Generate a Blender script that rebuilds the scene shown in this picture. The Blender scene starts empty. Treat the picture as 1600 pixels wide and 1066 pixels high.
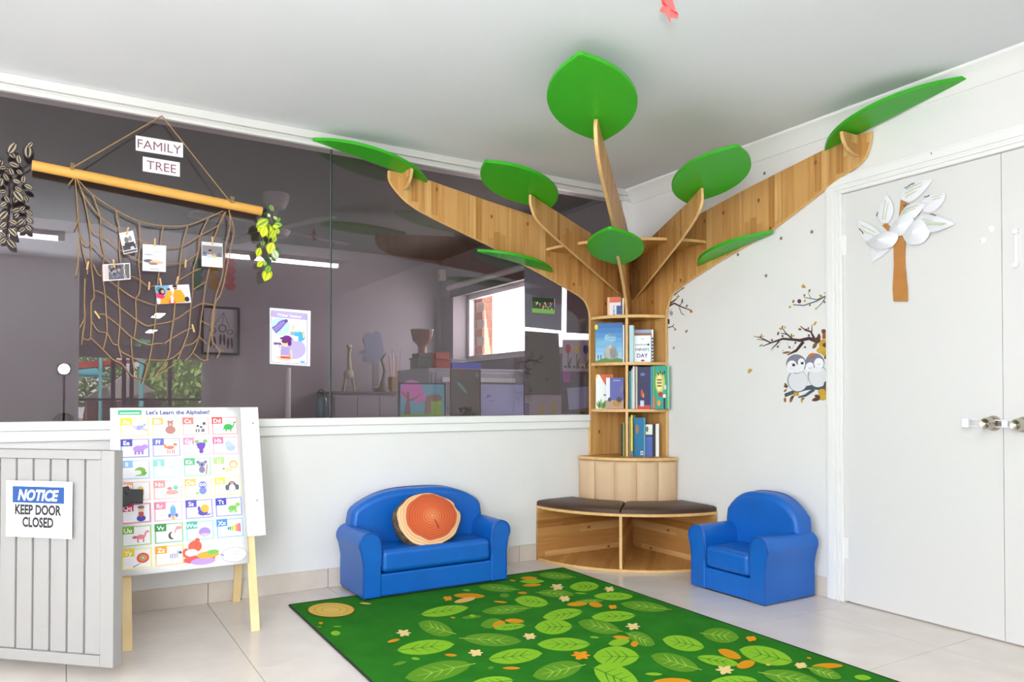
import bpy, bmesh, math, random
from mathutils import Vector, Matrix
random.seed(7)
sc = bpy.context.scene
col = sc.collection
R = math.radians
# ------------------------------------------------------------------ camera
CAM = Vector((-3.3715, -3.97185, 1.01142))
FPX, CYP, YAW, PIT = 1168.754, 608.632, 0.54566, 0.01348
_F = Vector((math.sin(YAW)*math.cos(PIT), math.cos(YAW)*math.cos(PIT), math.sin(PIT)))
_R = Vector((math.cos(YAW), -math.sin(YAW), 0))
_U = _R.cross(_F)
cd = bpy.data.cameras.new('camera'); cam = bpy.data.objects.new('camera', cd); col.objects.link(cam)
cd.sensor_width = 36; cd.lens = 36*FPX/1600; cd.sensor_fit = 'HORIZONTAL'
cd.shift_y = (CYP-533)/1600; cd.clip_end = 200
cam.matrix_world = Matrix(((_R.x,_U.x,-_F.x,CAM.x),(_R.y,_U.y,-_F.y,CAM.y),(_R.z,_U.z,-_F.z,CAM.z),(0,0,0,1)))
sc.camera = cam
# ------------------------------------------------------------------ world, lights, exposure
w = bpy.data.worlds.new('sky'); sc.world = w; w.use_nodes = True
nt = w.node_tree; nt.nodes.clear()
bg = nt.nodes.new('ShaderNodeBackground'); wo = nt.nodes.new('ShaderNodeOutputWorld')
bg.inputs[0].default_value = (0.93, 0.97, 1.0, 1); bg.inputs[1].default_value = 6.0
nt.links.new(bg.outputs[0], wo.inputs[0])
def ON(x, y): # flash position: its mirror image sits low in the left pane
    d = _F + _R*((x-800)/FPX) - _U*((y-CYP)/FPX); p = CAM + d*((4.12-CAM.y)/d.y); return (p.x,-4.105,p.z)
def lamp(name, kind, loc, power, size=None, size_y=None, aim=None, color=(1,1,1)):
    l = bpy.data.lights.new(name, kind); o = bpy.data.objects.new(name, l); col.objects.link(o)
    o.location = loc; l.energy = power; l.color = color
    if kind == 'AREA':
        l.shape = 'RECTANGLE'; l.size = size; l.size_y = size_y or size
    elif kind == 'POINT': l.shadow_soft_size = size
    if aim is not None:
        o.rotation_euler = (Vector(aim)-Vector(loc)).to_track_quat('-Z', 'Y').to_euler()
    return o
sun = lamp('sun', 'SUN', (-10,10,30), 16.0, aim=(-5.7,1.4,20), color=(1,.95,.87)); sun.data.angle = R(1)
lamp('window_daylight', 'AREA', (-7.42,-2.5,1.45), 12, 3.6, 1.6, aim=(0,-2.5,1.45), color=(.89,.955,1.0))
lamp('rear_fill_light', 'AREA', (-4.72,-5.06,1.4), 142, 1.5, 1.7, aim=(-4.4,0,1.3), color=(.89,.955,1.0))  # unseen soft lamp added behind the camera to brighten the glass wall
lamp('ceiling_panel_light', 'AREA', (-1.95,-9.75,2.41), 40, .14, .8, aim=(-1.95,-9.75,0))
lamp('ceiling_panel_light', 'AREA', (-1.74,-13.0,2.41), 40, .14, .8, aim=(-1.74,-13.0,0))
fs = lamp('bounced_flash', 'SPOT', (-3.40,-4.10,1.30), 225, aim=(-3.1,-3.75,2.44), color=(.89,.955,1.0)); fs.data.spot_size = R(110); fs.data.spot_blend = .5; fs.data.shadow_soft_size = .04
lamp('direct_flash', 'POINT', tuple(ON(100,577)), 34, .045, color=(.96,.98,1.0))
lamp('next_room_daylight', 'AREA', (.3,1.6,1.73), 44, 2.2, .6, aim=(-3,1.6,1.2))
sc.view_settings.view_transform = 'Standard'; sc.view_settings.look = 'None'
sc.view_settings.gamma = 1; sc.view_settings.use_curve_mapping = False
sc.view_settings.exposure = -0.09
# ------------------------------------------------------------------ helpers: calibrated rays onto real planes
def ray(x, y): return _F + _R*((x-800)/FPX) - _U*((y-CYP)/FPX)
def on(x, y, P0, n):
    d = ray(x, y); n = Vector(n); return CAM + d*((n.dot(Vector(P0)-CAM))/n.dot(d))
def onX(x, y, v=0.): return on(x, y, (v,0,0), (1,0,0))
def onY(x, y, v=0.): return on(x, y, (0,v,0), (0,1,0))
def onZ(x, y, v=0.): return on(x, y, (0,0,v), (0,0,1))
def lin(c):
    if isinstance(c, str):
        c = c.lstrip('#'); c = tuple(int(c[i:i+2],16) for i in (0,2,4))
    c = [v/255 for v in c[:3]]
    return tuple((v/12.92 if v <= .04045 else ((v+.055)/1.055)**2.4) for v in c)
# ------------------------------------------------------------------ materials
MATS = {}
def mat(name, color=(200,200,200), rough=.6, metal=0., spec=.5, emit=None, estr=0., coat=0.):
    if name in MATS: return MATS[name]
    m = bpy.data.materials.new(name); m.use_nodes = True
    b = m.node_tree.nodes['Principled BSDF']
    b.inputs['Base Color'].default_value = (*lin(color), 1); b.inputs['Roughness'].default_value = rough
    b.inputs['Metallic'].default_value = metal; b.inputs['Specular IOR Level'].default_value = spec
    b.inputs['Coat Weight'].default_value = coat
    if emit is not None:
        b.inputs['Emission Color'].default_value = (*lin(emit),1); b.inputs['Emission Strength'].default_value = estr
    MATS[name] = m; return m
def nodes(m): return m.node_tree, m.node_tree.nodes['Principled BSDF']
def N(t, kind, **kw):
    n = t.nodes.new(kind)
    for k, v in kw.items(): setattr(n, k, v)
    return n
def math_(t, op, a, b=None, clamp=False):
    n = t.nodes.new('ShaderNodeMath'); n.operation = op; n.use_clamp = clamp
    for i, v in enumerate((a, b)):
        if v is None: continue
        if isinstance(v, (int, float)): n.inputs[i].default_value = v
        else: t.links.new(v, n.inputs[i])
    return n.outputs[0]
def ramp(t, fac, stops):
    r = t.nodes.new('ShaderNodeValToRGB'); e = r.color_ramp.elements
    while len(e) < len(stops): e.new(.5)
    for el, (p, c) in zip(e, stops): el.position = p; el.color = (*lin(c), 1)
    t.links.new(fac, r.inputs[0]); return r.outputs[0]
def noisy(name, c1, c2, scale=6, rough=.6, bump=0., bscale=60, spec=.4, detail=4, metal=0):
    if name in MATS: return MATS[name]
    m = mat(name, c1, rough, metal, spec); t, b = nodes(m)
    tc = N(t, 'ShaderNodeTexCoord'); n = N(t, 'ShaderNodeTexNoise'); n.inputs['Scale'].default_value = scale; n.inputs['Detail'].default_value = detail
    t.links.new(tc.outputs['Object'], n.inputs['Vector'])
    t.links.new(ramp(t, n.outputs['Fac'], [(.3,c1),(.7,c2)]), b.inputs['Base Color'])
    if bump:
        n2 = N(t, 'ShaderNodeTexNoise'); n2.inputs['Scale'].default_value = bscale; t.links.new(tc.outputs['Object'], n2.inputs['Vector'])
        bp = N(t, 'ShaderNodeBump'); bp.inputs['Strength'].default_value = bump; bp.inputs['Distance'].default_value = .002
        t.links.new(n2.outputs['Fac'], bp.inputs['Height']); t.links.new(bp.outputs[0], b.inputs['Normal'])
    return m
def wood(name, across, along, stave=.042, seg=.5, tones=('#ad783c','#d0a062','#c18d4d','#dfb576'), knots=True):
    """staves: across/along are weights of object x,y,z"""
    m = mat(name, tones[1], .42, spec=.4); t, b = nodes(m)
    tc = N(t, 'ShaderNodeTexCoord'); sp = N(t, 'ShaderNodeSeparateXYZ'); t.links.new(tc.outputs['Object'], sp.inputs[0])
    def comb(wt):
        s = None
        for k in range(3):
            if wt[k]:
                v = math_(t, 'MULTIPLY', sp.outputs[k], float(wt[k]))
                s = v if s is None else math_(t, 'ADD', s, v)
        return s
    u = comb(across); v = comb(along)
    iu = math_(t, 'FLOOR', math_(t, 'DIVIDE', u, stave))
    wn = N(t, 'ShaderNodeTexWhiteNoise', noise_dimensions='1D'); t.links.new(iu, wn.inputs['W'])
    iv = math_(t, 'FLOOR', math_(t, 'ADD', math_(t, 'DIVIDE', v, seg), math_(t, 'MULTIPLY', wn.outputs['Value'], 7.3)))
    cx = N(t, 'ShaderNodeCombineXYZ'); t.links.new(iu, cx.inputs[0]); t.links.new(iv, cx.inputs[1])
    w2 = N(t, 'ShaderNodeTexWhiteNoise', noise_dimensions='3D'); t.links.new(cx.outputs[0], w2.inputs['Vector'])
    gv = N(t, 'ShaderNodeCombineXYZ')
    t.links.new(math_(t, 'MULTIPLY', u, 60.), gv.inputs[0]); t.links.new(math_(t, 'MULTIPLY', v, 2.2), gv.inputs[1]); t.links.new(math_(t,'MULTIPLY',w2.outputs['Value'],30.), gv.inputs[2])
    gn = N(t, 'ShaderNodeTexNoise'); gn.inputs['Scale'].default_value = 1.; gn.inputs['Detail'].default_value = 5; t.links.new(gv.outputs[0], gn.inputs['Vector'])
    f = math_(t, 'ADD', math_(t, 'MULTIPLY', w2.outputs['Value'], .55), math_(t, 'MULTIPLY', gn.outputs['Fac'], .45))
    c = ramp(t, f, [(.22,tones[0]),(.45,tones[1]),(.6,tones[2]),(.82,tones[3])])
    if knots:
        kv = N(t, 'ShaderNodeCombineXYZ'); t.links.new(math_(t,'MULTIPLY',u,5.), kv.inputs[0]); t.links.new(math_(t,'MULTIPLY',v,3.2), kv.inputs[1])
        vo = N(t, 'ShaderNodeTexVoronoi', voronoi_dimensions='2D'); vo.inputs['Scale'].default_value = 1.; t.links.new(kv.outputs[0], vo.inputs['Vector'])
        k = ramp(t, vo.outputs['Distance'], [(.028,(0,0,0)),(.05,(255,255,255))])
        mx = N(t, 'ShaderNodeMix', data_type='RGBA'); t.links.new(k, mx.inputs[0])
        mx.inputs[6].default_value = (*lin('#8a5424'),1); t.links.new(c, mx.inputs[7]); c = mx.outputs[2]
    t.links.new(c, b.inputs['Base Color'])
    return m
WV = wood('pine_vertical', (1,1,0), (0,0,1))
WH = wood('pine_horizontal', (0,0,1), (1,1,0), .05, .6, tones=('#a06c34','#c9985a','#b98448','#dcb177'))
WB = wood('pine_board', (1,-1,0), (1,1,0), .05, .5, knots=False, tones=('#bb8444','#cf9a58','#c48e4c','#d9a765'))
WE = noisy('pine_edge', '#d9ab6c', '#e6bd82', 25, .45)
EAS = noisy('easel_wood', '#e8c890', '#f0d6a4', 9, .5)
WALL = noisy('wall_paint', '#e4e2e0', '#e7e5e3', 3, .55, .15, 90)
CEIL = noisy('ceiling_paint', '#dfe1e4', '#e2e4e7', 2, .8)
TRIM = mat('trim_gloss', '#ecebe9', .3)
DOORP = mat('door_paint', '#dcdad8', .4)
TILE = noisy('floor_tile', '#d8cdc4', '#e1d8d0', 5, .22, spec=.5)
SKT = noisy('skirting_tile', '#cfc2b6', '#d9cdc2', 7, .3)
GROUT = mat('grout', '#8f8378', .9)
BLUE = noisy('blue_leather', '#045cb4', '#0863be', 6, .36, .18, 260, spec=.5)
BLUED = mat('blue_piping', '#03479a', .4)
DARKSOLE = mat('dark_sole', '#16181c', .7)
GREEN = mat('green_laminate', '#30a510', .38)
TAN = noisy('tan_vinyl', '#d2b18c', '#d9ba97', 5, .5, .1, 300)
BRN = noisy('brown_vinyl', '#48342a', '#513b30', 6, .42, .1, 300)
GATE = mat('gate_plastic', '#9b9896', .5)
WHITEB = mat('white_board', '#f4f4f4', .25)
BLACKP = mat('black_plastic', '#141212', .4)
PAPER = mat('paper', '#e4e3e8', .6)
CHROME = mat('satin_steel', '#bdb2a4', .25, 1.)
ROPE = noisy('jute_rope', '#a5855c', '#8a6b46', 200, .9)
CARD = noisy('cardboard_pole', '#d39a45', '#dba552', 8, .6)
DGREY = mat('slate_card', '#4f5661', .8)
CLEAR = mat('clear_plastic', '#e9e8f2', .2)
ALU = mat('aluminium_track', '#dcdad6', .35, .2)
def attr_mat(name, rough):
    m = mat(name, (255,255,255), rough); t, b = nodes(m)
    a = N(t, 'ShaderNodeAttribute', attribute_name='Col'); t.links.new(a.outputs['Color'], b.inputs['Base Color']); return m
PRINT = attr_mat('printed_ink', .5)
GLOSSP = attr_mat('glossy_print', .4); GLOSSP.node_tree.nodes['Principled BSDF'].inputs['Specular IOR Level'].default_value=.3
WOOL = attr_mat('rug_print', .95); WOOL.node_tree.nodes['Principled BSDF'].inputs['Specular IOR Level'].default_value=.15
def glass_mat(name, tint, r0):
    """thin sheet face: tinted pass-through plus a Schlick mirror reflection, the same from both sides"""
    m = bpy.data.materials.new(name); m.use_nodes = True; t = m.node_tree; t.nodes.clear()
    o = N(t,'ShaderNodeOutputMaterial'); mx = N(t,'ShaderNodeMixShader'); tr = N(t,'ShaderNodeBsdfTransparent'); gl = N(t,'ShaderNodeBsdfGlossy'); lw_ = N(t,'ShaderNodeLayerWeight')
    tr.inputs[0].default_value = (*tint,1); gl.inputs['Roughness'].default_value = 0.; lw_.inputs[0].default_value = .5
    f = math_(t,'ADD',math_(t,'MULTIPLY',math_(t,'POWER',lw_.outputs['Facing'],5.),1-r0),r0)
    t.links.new(f, mx.inputs[0]); t.links.new(tr.outputs[0], mx.inputs[1]); t.links.new(gl.outputs[0], mx.inputs[2]); t.links.new(mx.outputs[0], o.inputs[0])
    MATS[name] = m; return m
GLASS = glass_mat('tinted_glass', (.785,.735,.755), .07)
WGLASS = glass_mat('window_glass', (.96,.97,.97), .02)
GEDGE = mat('glass_edge', '#5f7a72', .2)
# ------------------------------------------------------------------ mesh builder
class MB:
    def __init__(s, M=None): s.v=[]; s.f=[]; s.c=[]; s.M=M; s.side=None
    def add(s, vs, fs, c=None):
        o = len(s.v)
        for p in vs:
            p = Vector(p); s.v.append(s.M @ p if s.M else p)
        for f in fs: s.f.append([i+o for i in f]); s.c.append(c)
        return s
    def box(s, a, b, c=None):
        x0,x1 = sorted((a[0],b[0])); y0,y1 = sorted((a[1],b[1])); z0,z1 = sorted((a[2],b[2]))
        return s.add([(x0,y0,z0),(x1,y0,z0),(x1,y1,z0),(x0,y1,z0),(x0,y0,z1),(x1,y0,z1),(x1,y1,z1),(x0,y1,z1)],
              [(0,3,2,1),(4,5,6,7),(0,1,5,4),(1,2,6,5),(2,3,7,6),(3,0,4,7)], c)
    def obox(s, O, U, V, W, c=None):
        O,U,V,W = map(Vector,(O,U,V,W))
        return s.add([O,O+U,O+U+V,O+V,O+W,O+U+W,O+U+V+W,O+V+W],
              [(0,3,2,1),(4,5,6,7),(0,1,5,4),(1,2,6,5),(2,3,7,6),(3,0,4,7)], c)
    def prism(s, pts, d, c=None):
        """pts: 3d loop, extruded by vector d"""
        n = len(pts); d = Vector(d); P = [Vector(p) for p in pts]
        nn = Vector((0,0,0))
        for i in range(n): nn += P[i].cross(P[(i+1)%n])
        if nn.dot(d) > 0: P.reverse()
        return s.add(P+[p+d for p in P], [tuple(range(n)), tuple(range(2*n-1,n-1,-1))]+[(i,i+n,(i+1)%n+n,(i+1)%n) for i in range(n)], c)
    def tube(s, path, r, n=6, c=None, caps=True):
        P = [Vector(p) for p in path]; rs = r if isinstance(r,(list,tuple)) else [r]*len(P)
        o=[]; up=None
        for i,p in enumerate(P):
            t = (P[min(i+1,len(P)-1)]-P[max(i-1,0)]).normalized()
            if up is None: up = Vector((0,0,1)) if abs(t.z)<.9 else Vector((1,0,0))
            a = t.cross(up)
            if a.length<1e-5: a = t.orthogonal()
            a.normalize(); b = t.cross(a); up = -b if False else a.cross(t)
            for k in range(n):
                an = 2*math.pi*k/n; o.append(p+(a*math.cos(an)+b*math.sin(an))*rs[i])
        f=[]
        for i in range(len(P)-1):
            for k in range(n): f.append((i*n+k,i*n+(k+1)%n,(i+1)*n+(k+1)%n,(i+1)*n+k))
        if caps: f += [tuple(range(n-1,-1,-1)), tuple(range((len(P)-1)*n,len(P)*n))]
        return s.add(o,f,c)
    def lathe(s, prof, O, axis=(0,0,1), n=24, c=None):
        A = Vector(axis).normalized(); a = A.orthogonal().normalized(); b = A.cross(a); O=Vector(O); o=[]; f=[]
        for r,h in prof:
            for k in range(n):
                an=2*math.pi*k/n; o.append(O+A*h+(a*math.cos(an)+b*math.sin(an))*max(r,1e-5))
        for i in range(len(prof)-1):
            for k in range(n): f.append((i*n+k,i*n+(k+1)%n,(i+1)*n+(k+1)%n,(i+1)*n+k))
        return s.add(o,f,c)
    def ball(s, O, r, n=12, c=None):
        r = r if hasattr(r,'__len__') else (r,r,r); o=[]; f=[]; m=n//2
        for i in range(m+1):
            th=math.pi*i/m
            for k in range(n):
                an=2*math.pi*k/n; o.append((O[0]+r[0]*math.sin(th)*math.cos(an),O[1]+r[1]*math.sin(th)*math.sin(an),O[2]+r[2]*math.cos(th)))
        for i in range(m):
            for k in range(n): f.append((i*n+k,(i+1)*n+k,(i+1)*n+(k+1)%n,i*n+(k+1)%n))
        return s.add(o,f,c)
    def mesh(s, name, m, off=Vector((0,0,0)), smooth=None):
        me = bpy.data.meshes.new(name); me.from_pydata([v-off for v in s.v], [], s.f)
        if m: me.materials.append(m)
        if s.side is not None:
            me.materials.append(s.side); me.polygons.foreach_set('material_index',[1 if len(p.vertices)==4 and len(s.f)>6 or (len(s.f)==6 and i>1) else 0 for i,p in enumerate(me.polygons)])
        if any(c is not None for c in s.c):
            ca = me.color_attributes.new('Col','FLOAT_COLOR','CORNER'); i=0
            arr=[]
            for f,c in zip(s.f,s.c):
                L = lin(c) if c is not None else (.8,.8,.8)
                for _ in f: arr += [L[0],L[1],L[2],1.]
            ca.data.foreach_set('color', arr)
        if smooth:
            me.polygons.foreach_set('use_smooth',[True]*len(me.polygons)); me.set_sharp_from_angle(angle=R(smooth))
        me.update(); return me
    def edge(s, m): s.side=m; return s
    def build(s, name, m, parent=None, bevel=0., seg=2, smooth=None, recalc=False):
        off = Vector((0,0,0)); q = parent
        while q is not None: off += q.location; q = q.parent
        me = s.mesh(name, m, off, smooth)
        if recalc:
            b = bmesh.new(); b.from_mesh(me); bmesh.ops.recalc_face_normals(b, faces=b.faces); b.to_mesh(me); b.free()
        o = bpy.data.objects.new(name, me); col.objects.link(o); o.parent = parent
        if bevel:
            md = o.modifiers.new('bevel','BEVEL'); md.width=bevel; md.segments=seg; md.limit_method='ANGLE'; md.angle_limit=R(40)
            if smooth is None:
                me.polygons.foreach_set('use_smooth',[True]*len(me.polygons))
                md.harden_normals = True
        return o
def empty(name, loc, label, cat, group=None):
    o = bpy.data.objects.new(name, None); col.objects.link(o); o.location = loc; o.empty_display_size=.05
    return tag(o, label, cat, group)
def tag(o, label, cat, group=None):
    o['label']=label; o['category']=cat
    if group: o['group']=group
    return o
def struct(o): o['kind']='structure'; return o
def lab(o, l): o['label']=l; return o
# ------------------------------------------------------------------ flat print drawing
_fc = {}
def glyphs(txt, bold=False, shear=0.):
    k=(txt,bold,shear)
    if k in _fc: return _fc[k]
    cu = bpy.data.curves.new('t','FONT'); cu.body=txt; cu.size=1; cu.resolution_u=3; cu.shear=shear
    if bold: cu.offset=.022 if bold is True else bold
    o = bpy.data.objects.new('t',cu); col.objects.link(o)
    dg = bpy.context.evaluated_depsgraph_get(); me = o.evaluated_get(dg).to_mesh()
    vs=[(v.co.x,v.co.y) for v in me.vertices]; fs=[tuple(p.vertices) for p in me.polygons]
    o.evaluated_get(dg).to_mesh_clear(); bpy.data.objects.remove(o); bpy.data.curves.remove(cu)
    xs=[v[0] for v in vs] or [0]; ys=[v[1] for v in vs] or [0]
    _fc[k]=(vs,fs,min(xs),max(xs),min(ys),max(ys)); return _fc[k]
class Pr:
    """2d drawing on a plane: O + u*U + v*V, layers stepping along the normal"""
    def __init__(s, O, U, V, N=None, base=.0006, step=.00012):
        s.O=Vector(O); s.U=Vector(U); s.V=Vector(V); s.N=(Vector(N) if N else s.U.cross(s.V)).normalized(); s.h=base; s.st=step; s.mb=MB(); s.P=None
    def pt(s,u,v): return s.O+s.U*u+s.V*v+s.N*s.h
    def poly(s, pts, c):
        P=[s.pt(*p) for p in pts]; n=Vector((0,0,0))
        for i in range(len(P)): n += (P[i]-s.O).cross(P[(i+1)%len(P)]-s.O)
        if n.dot(s.N)<0: P.reverse()
        s.mb.add(P,[tuple(range(len(P)))],c); s.h+=s.st; return s
    def rect(s,x0,y0,x1,y1,c,r=0.):
        if r<=0: return s.poly([(x0,y0),(x1,y0),(x1,y1),(x0,y1)],c)
        pts=[]
        for cx,cy,a in ((x1-r,y1-r,0),(x0+r,y1-r,90),(x0+r,y0+r,180),(x1-r,y0+r,270)):
            for k in range(4): an=R(a+30*k); pts.append((cx+r*math.cos(an),cy+r*math.sin(an)))
        return s.poly(pts,c)
    def ell(s,cx,cy,rx,ry,c,rot=0,n=16):
        ca,sa=math.cos(R(rot)),math.sin(R(rot)); pts=[]
        for k in range(n):
            x=rx*math.cos(2*math.pi*k/n); y=ry*math.sin(2*math.pi*k/n); pts.append((cx+x*ca-y*sa,cy+x*sa+y*ca))
        return s.poly(pts,c)
    def line(s,pts,wd,c):
        w = wd if isinstance(wd,(list,tuple)) else [wd]*len(pts); L=[]; Rr=[]
        for i,p in enumerate(pts):
            a=Vector(pts[max(i-1,0)]); b=Vector(pts[min(i+1,len(pts)-1)]); d=(b-a); d.normalize(); q=Vector((-d.y,d.x))*w[i]/2
            L.append((p[0]+q.x,p[1]+q.y)); Rr.append((p[0]-q.x,p[1]-q.y))
        o=len(s.mb.v); P=[s.pt(*q) for q in L]+[s.pt(*q) for q in Rr]; n=len(pts)
        s.mb.add(P,[(i,i+n,i+1+n,i+1) for i in range(n-1)],c); s.h+=s.st; return s
    def lens(s,a,b,wd,c,cut=0.):
        a=Vector(a); b=Vector(b); d=b-a; q=Vector((-d.y,d.x)).normalized()*wd/2; pts=[]
        for k in range(11): u=k/10; pts.append(a+d*u+q*(4*u*(1-u))**.8)
        for k in range(9,0,-1): u=k/10; pts.append(a+d*u-q*(4*u*(1-u))**.8)
        return s.poly([tuple(p) for p in pts],c)
    def text(s,t,x,y,size,c,al='c',bold=False,shear=0.,rot=0.,wmax=None):
        vs,fs,x0,x1,y0,y1=glyphs(t,bold,shear); k=size
        if wmax and (x1-x0)*k>wmax: sx=wmax/(x1-x0)
        else: sx=k
        ox={'c':-(x0+x1)/2,'l':-x0,'r':-x1}[al]; ca,sa=math.cos(R(rot)),math.sin(R(rot))
        P=[]
        for vx,vy in vs:
            a=(vx+ox)*sx; b=vy*k; P.append(s.pt(x+a*ca-b*sa,y+a*sa+b*ca))
        F=[]
        for f in fs:
            n=(P[f[1]]-P[f[0]]).cross(P[f[2]]-P[f[0]]); F.append(f if n.dot(s.N)>=0 else tuple(reversed(f)))
        s.mb.add(P,F,c); s.h+=s.st; return s
    def build(s,name,parent=None,m=None): return s.mb.build(name,m or PRINT,parent)
H = 2.445
# ================================================================== SETTING
XW, YB = -7.2, -18.0
fl = struct(MB().box((XW,YB,-.1),(0.3,.1,-.004)).build('floor', GROUT))
tx = [-.30512-.6065*k for k in range(-1,12)]; ty = [-1.6637+.3*0+.6003*k for k in range(3,-8,-1)]
tm = {}
for i in range(len(tx)-1):
    for j in range(len(ty)-1):
        xa,xb = tx[i+1]+.0012, min(tx[i]-.0012, 0); ya,yb = ty[j+1]+.0012, min(ty[j]-.0012, 0)
        if xa >= 0 or ya >= 0 or xa < -4.6 or ya < -4.2: continue
        me_k = (round(xb-xa,3), round(yb-ya,3))
        if me_k not in tm: tm[me_k] = MB().box((0,0,-.004),(xb-xa,yb-ya,0)).mesh('tile', TILE)
        o = bpy.data.objects.new('tile', tm[me_k]); col.objects.link(o); o.parent = fl; o.location = (xa,ya,0)
rest = MB()
rest.box((XW,-4.06,-.004),(-4.56,0,-.0005)); rest.box((XW,YB,-.004),(0,-4.07,-.0005))
rt = rest.build('tile', TILE, fl); rt['kind']='stuff'
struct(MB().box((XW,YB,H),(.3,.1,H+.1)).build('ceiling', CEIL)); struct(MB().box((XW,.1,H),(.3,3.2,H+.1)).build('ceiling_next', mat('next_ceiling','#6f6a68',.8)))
# wall with the glass (left side of the photo)
GX = -2.1095
struct(MB().box((XW,0,0),(0,.1,.83)).build('wall_back', WALL))
bk = struct(MB().box((XW,0,2.38),(0,.1,H)).build('trim_1', TRIM))
sl = MB(); sl.box((XW,-.03,.871),(-.37,.1,.912)); sl.box((XW,-.018,.822),(-.37,.05,.871)); struct(sl.build('trim_2', TRIM, bevel=.004))
tr = MB(); tr.box((XW,-.03,2.405),(0,.0,H)); tr.box((XW,-.012,2.389),(0,.0,2.405)); tr.box((XW,-.026,2.369),(0,.0,2.389)); struct(tr.build('trim_3', ALU, bevel=.003))
struct(MB().box((-.085,-.015,.83),(0,.1,H)).build('trim_4', TRIM, bevel=.004))
g = MB().box((GX-4.6,.0,.905),(GX-.004,.008,2.385)).build('window_1', GLASS); struct(g)
g2 = MB().box((GX+.004,.0,.905),(-.08,.008,2.385)).build('window_2', GLASS); struct(g2)
MB().box((GX-.004,-.0005,.91),(GX-.0016,.0085,2.37)).build('pane_edge', GEDGE, g)
MB().box((GX-.0016,.001,.91),(GX+.0045,.0087,2.37)).build('sealant_strip', BLACKP, g)
# right wall with the double door
DY0, DW = -1.6276, .7395
rw = MB(); rw.box((0,YB,0),(.12,DY0-2*DW,H)); rw.box((0,DY0-2*DW,2.05),(.12,DY0,H)); rw.box((0,DY0,0),(.12,.1,H)); struct(rw.build('wall_right', WALL))
bl = struct(MB().box((-.002,-.02,.0),(0,-.02+.004,.02)).build('baseboard_back', SKT))
def skirt(parent, a, b):
    d = (Vector(b)-Vector(a)); n = d.length; d.normalize(); return d, n
jx = [-2.728+.60508*k for k in range(-8,6)]
for k in range(len(jx)-1):
    a,b = jx[k]+.001, min(jx[k+1]-.001,-.79)
    if b<=a: continue
    MB().box((a,-.01,0),(b,0,.101)).build('skirting_tile', SKT, bl, bevel=.0015, seg=1)
br = struct(MB().box((-.002,-.8,.0),(0,-.81,.02)).build('baseboard_right', SKT))
for a,b in ((-.785,-1.061),(-1.063,-1.537)): MB().box((-.01,a,0),(0,b,.101)).build('skirting_tile', SKT, br, bevel=.0015, seg=1)
prof = [(0,2.357),(-.008,2.357),(-.013,2.364),(-.03,2.392),(-.052,2.418),(-.068,2.43),(-.075,2.436),(-.075,H),(0,H)]
struct(MB().prism([(x,.0,z) for x,z in prof],(0,-6,0)).build('trim_5', TRIM, smooth=50))
# architrave
DOORS=[]
def arch():
    m=MB()
    for a,b,h in ((0,.095,.012),(.012,.05,.018),(.06,.075,.02),(.08,.094,.016)):
        m.box((-h,DY0+.094-a,0),(-.0002,DY0+.094-b,2.14-b)); m.box((-h,DY0-2*DW-.094+a,0),(-.0002,DY0-2*DW-.094+b,2.14-b))
        m.box((-h,DY0+.094-a,2.14-a),(-.0002,DY0-2*DW-.094+a,2.14-b))
    return m
struct(arch().build('trim_6', TRIM, bevel=.003))
for i in range(2):
    d = struct(MB().box((.0,DY0-i*DW-(.0005 if i==0 else .0014),.008),(.04,DY0-(i+1)*DW+.001,2.043)).build('door_%d'%(i+1), DOORP)); DOORS.append(d)
    if i==0:
        for z in (1.785,.27):
            h=MB(); 
            for q in range(5): h.tube([(-.006,DY0+.002,z-.05+q*.02),(-.006,DY0+.002,z-.031+q*.02)],.006,10)
            h.box((-.003,DY0-.02,z-.05),(0,DY0,z+.05)); lab(h.build('hinge', TRIM, d),'white painted hinge')
# far side of this room, seen mirrored in the glass
lw = MB(); lw.box((XW-.15,-4.9,0),(XW,-4.4,H)); lw.box((XW-.15,-.6,0),(XW,.1,H)); lw.box((XW-.15,-4.4,0),(XW,-.6,.6)); lw.box((XW-.15,-4.4,2.25),(XW,-.6,H)); struct(lw.build('wall_left', WALL))
pt_ = MB(); pt_.box((XW,-5.0,0),(-5.5,-4.9,H)); pt_.box((-3.94,-5.0,0),(-3.19,-4.9,H)); pt_.box((-5.5,-5.0,0),(-3.94,-4.9,.5)); pt_.box((-5.5,-5.0,2.28),(-3.94,-4.9,H)); struct(pt_.build('wall_partition', WALL))  # partition opening added out of view for the rear fill lamp
struct(MB().box((-3.35,YB,0),(-3.25,-5.0,H)).build('wall_side', WALL))
fw = MB(); fw.box((-3.35,YB-.15,2.1),(0.1,YB,H)); fw.box((-3.35,YB-.15,0),(0.1,YB,.3)); struct(fw.build('wall_front', WALL))
w3 = struct(MB().box((-3.3,YB-.09,.3),(.0,YB-.08,2.1)).build('window_3', WGLASS))
FR = mat('dark_frame', '#3b3538', .5)
for px in (101,177,194,206,266,322):
    x = onY(px,600,-YB).x
    MB().box((x-.05,YB-.13,.3),(x+.05,YB-.04,2.1)).build('mullion', FR, w3)
MB().box((-3.3,YB-.13,.98),(0,YB-.04,1.04)).build('mullion', FR, w3)
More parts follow.
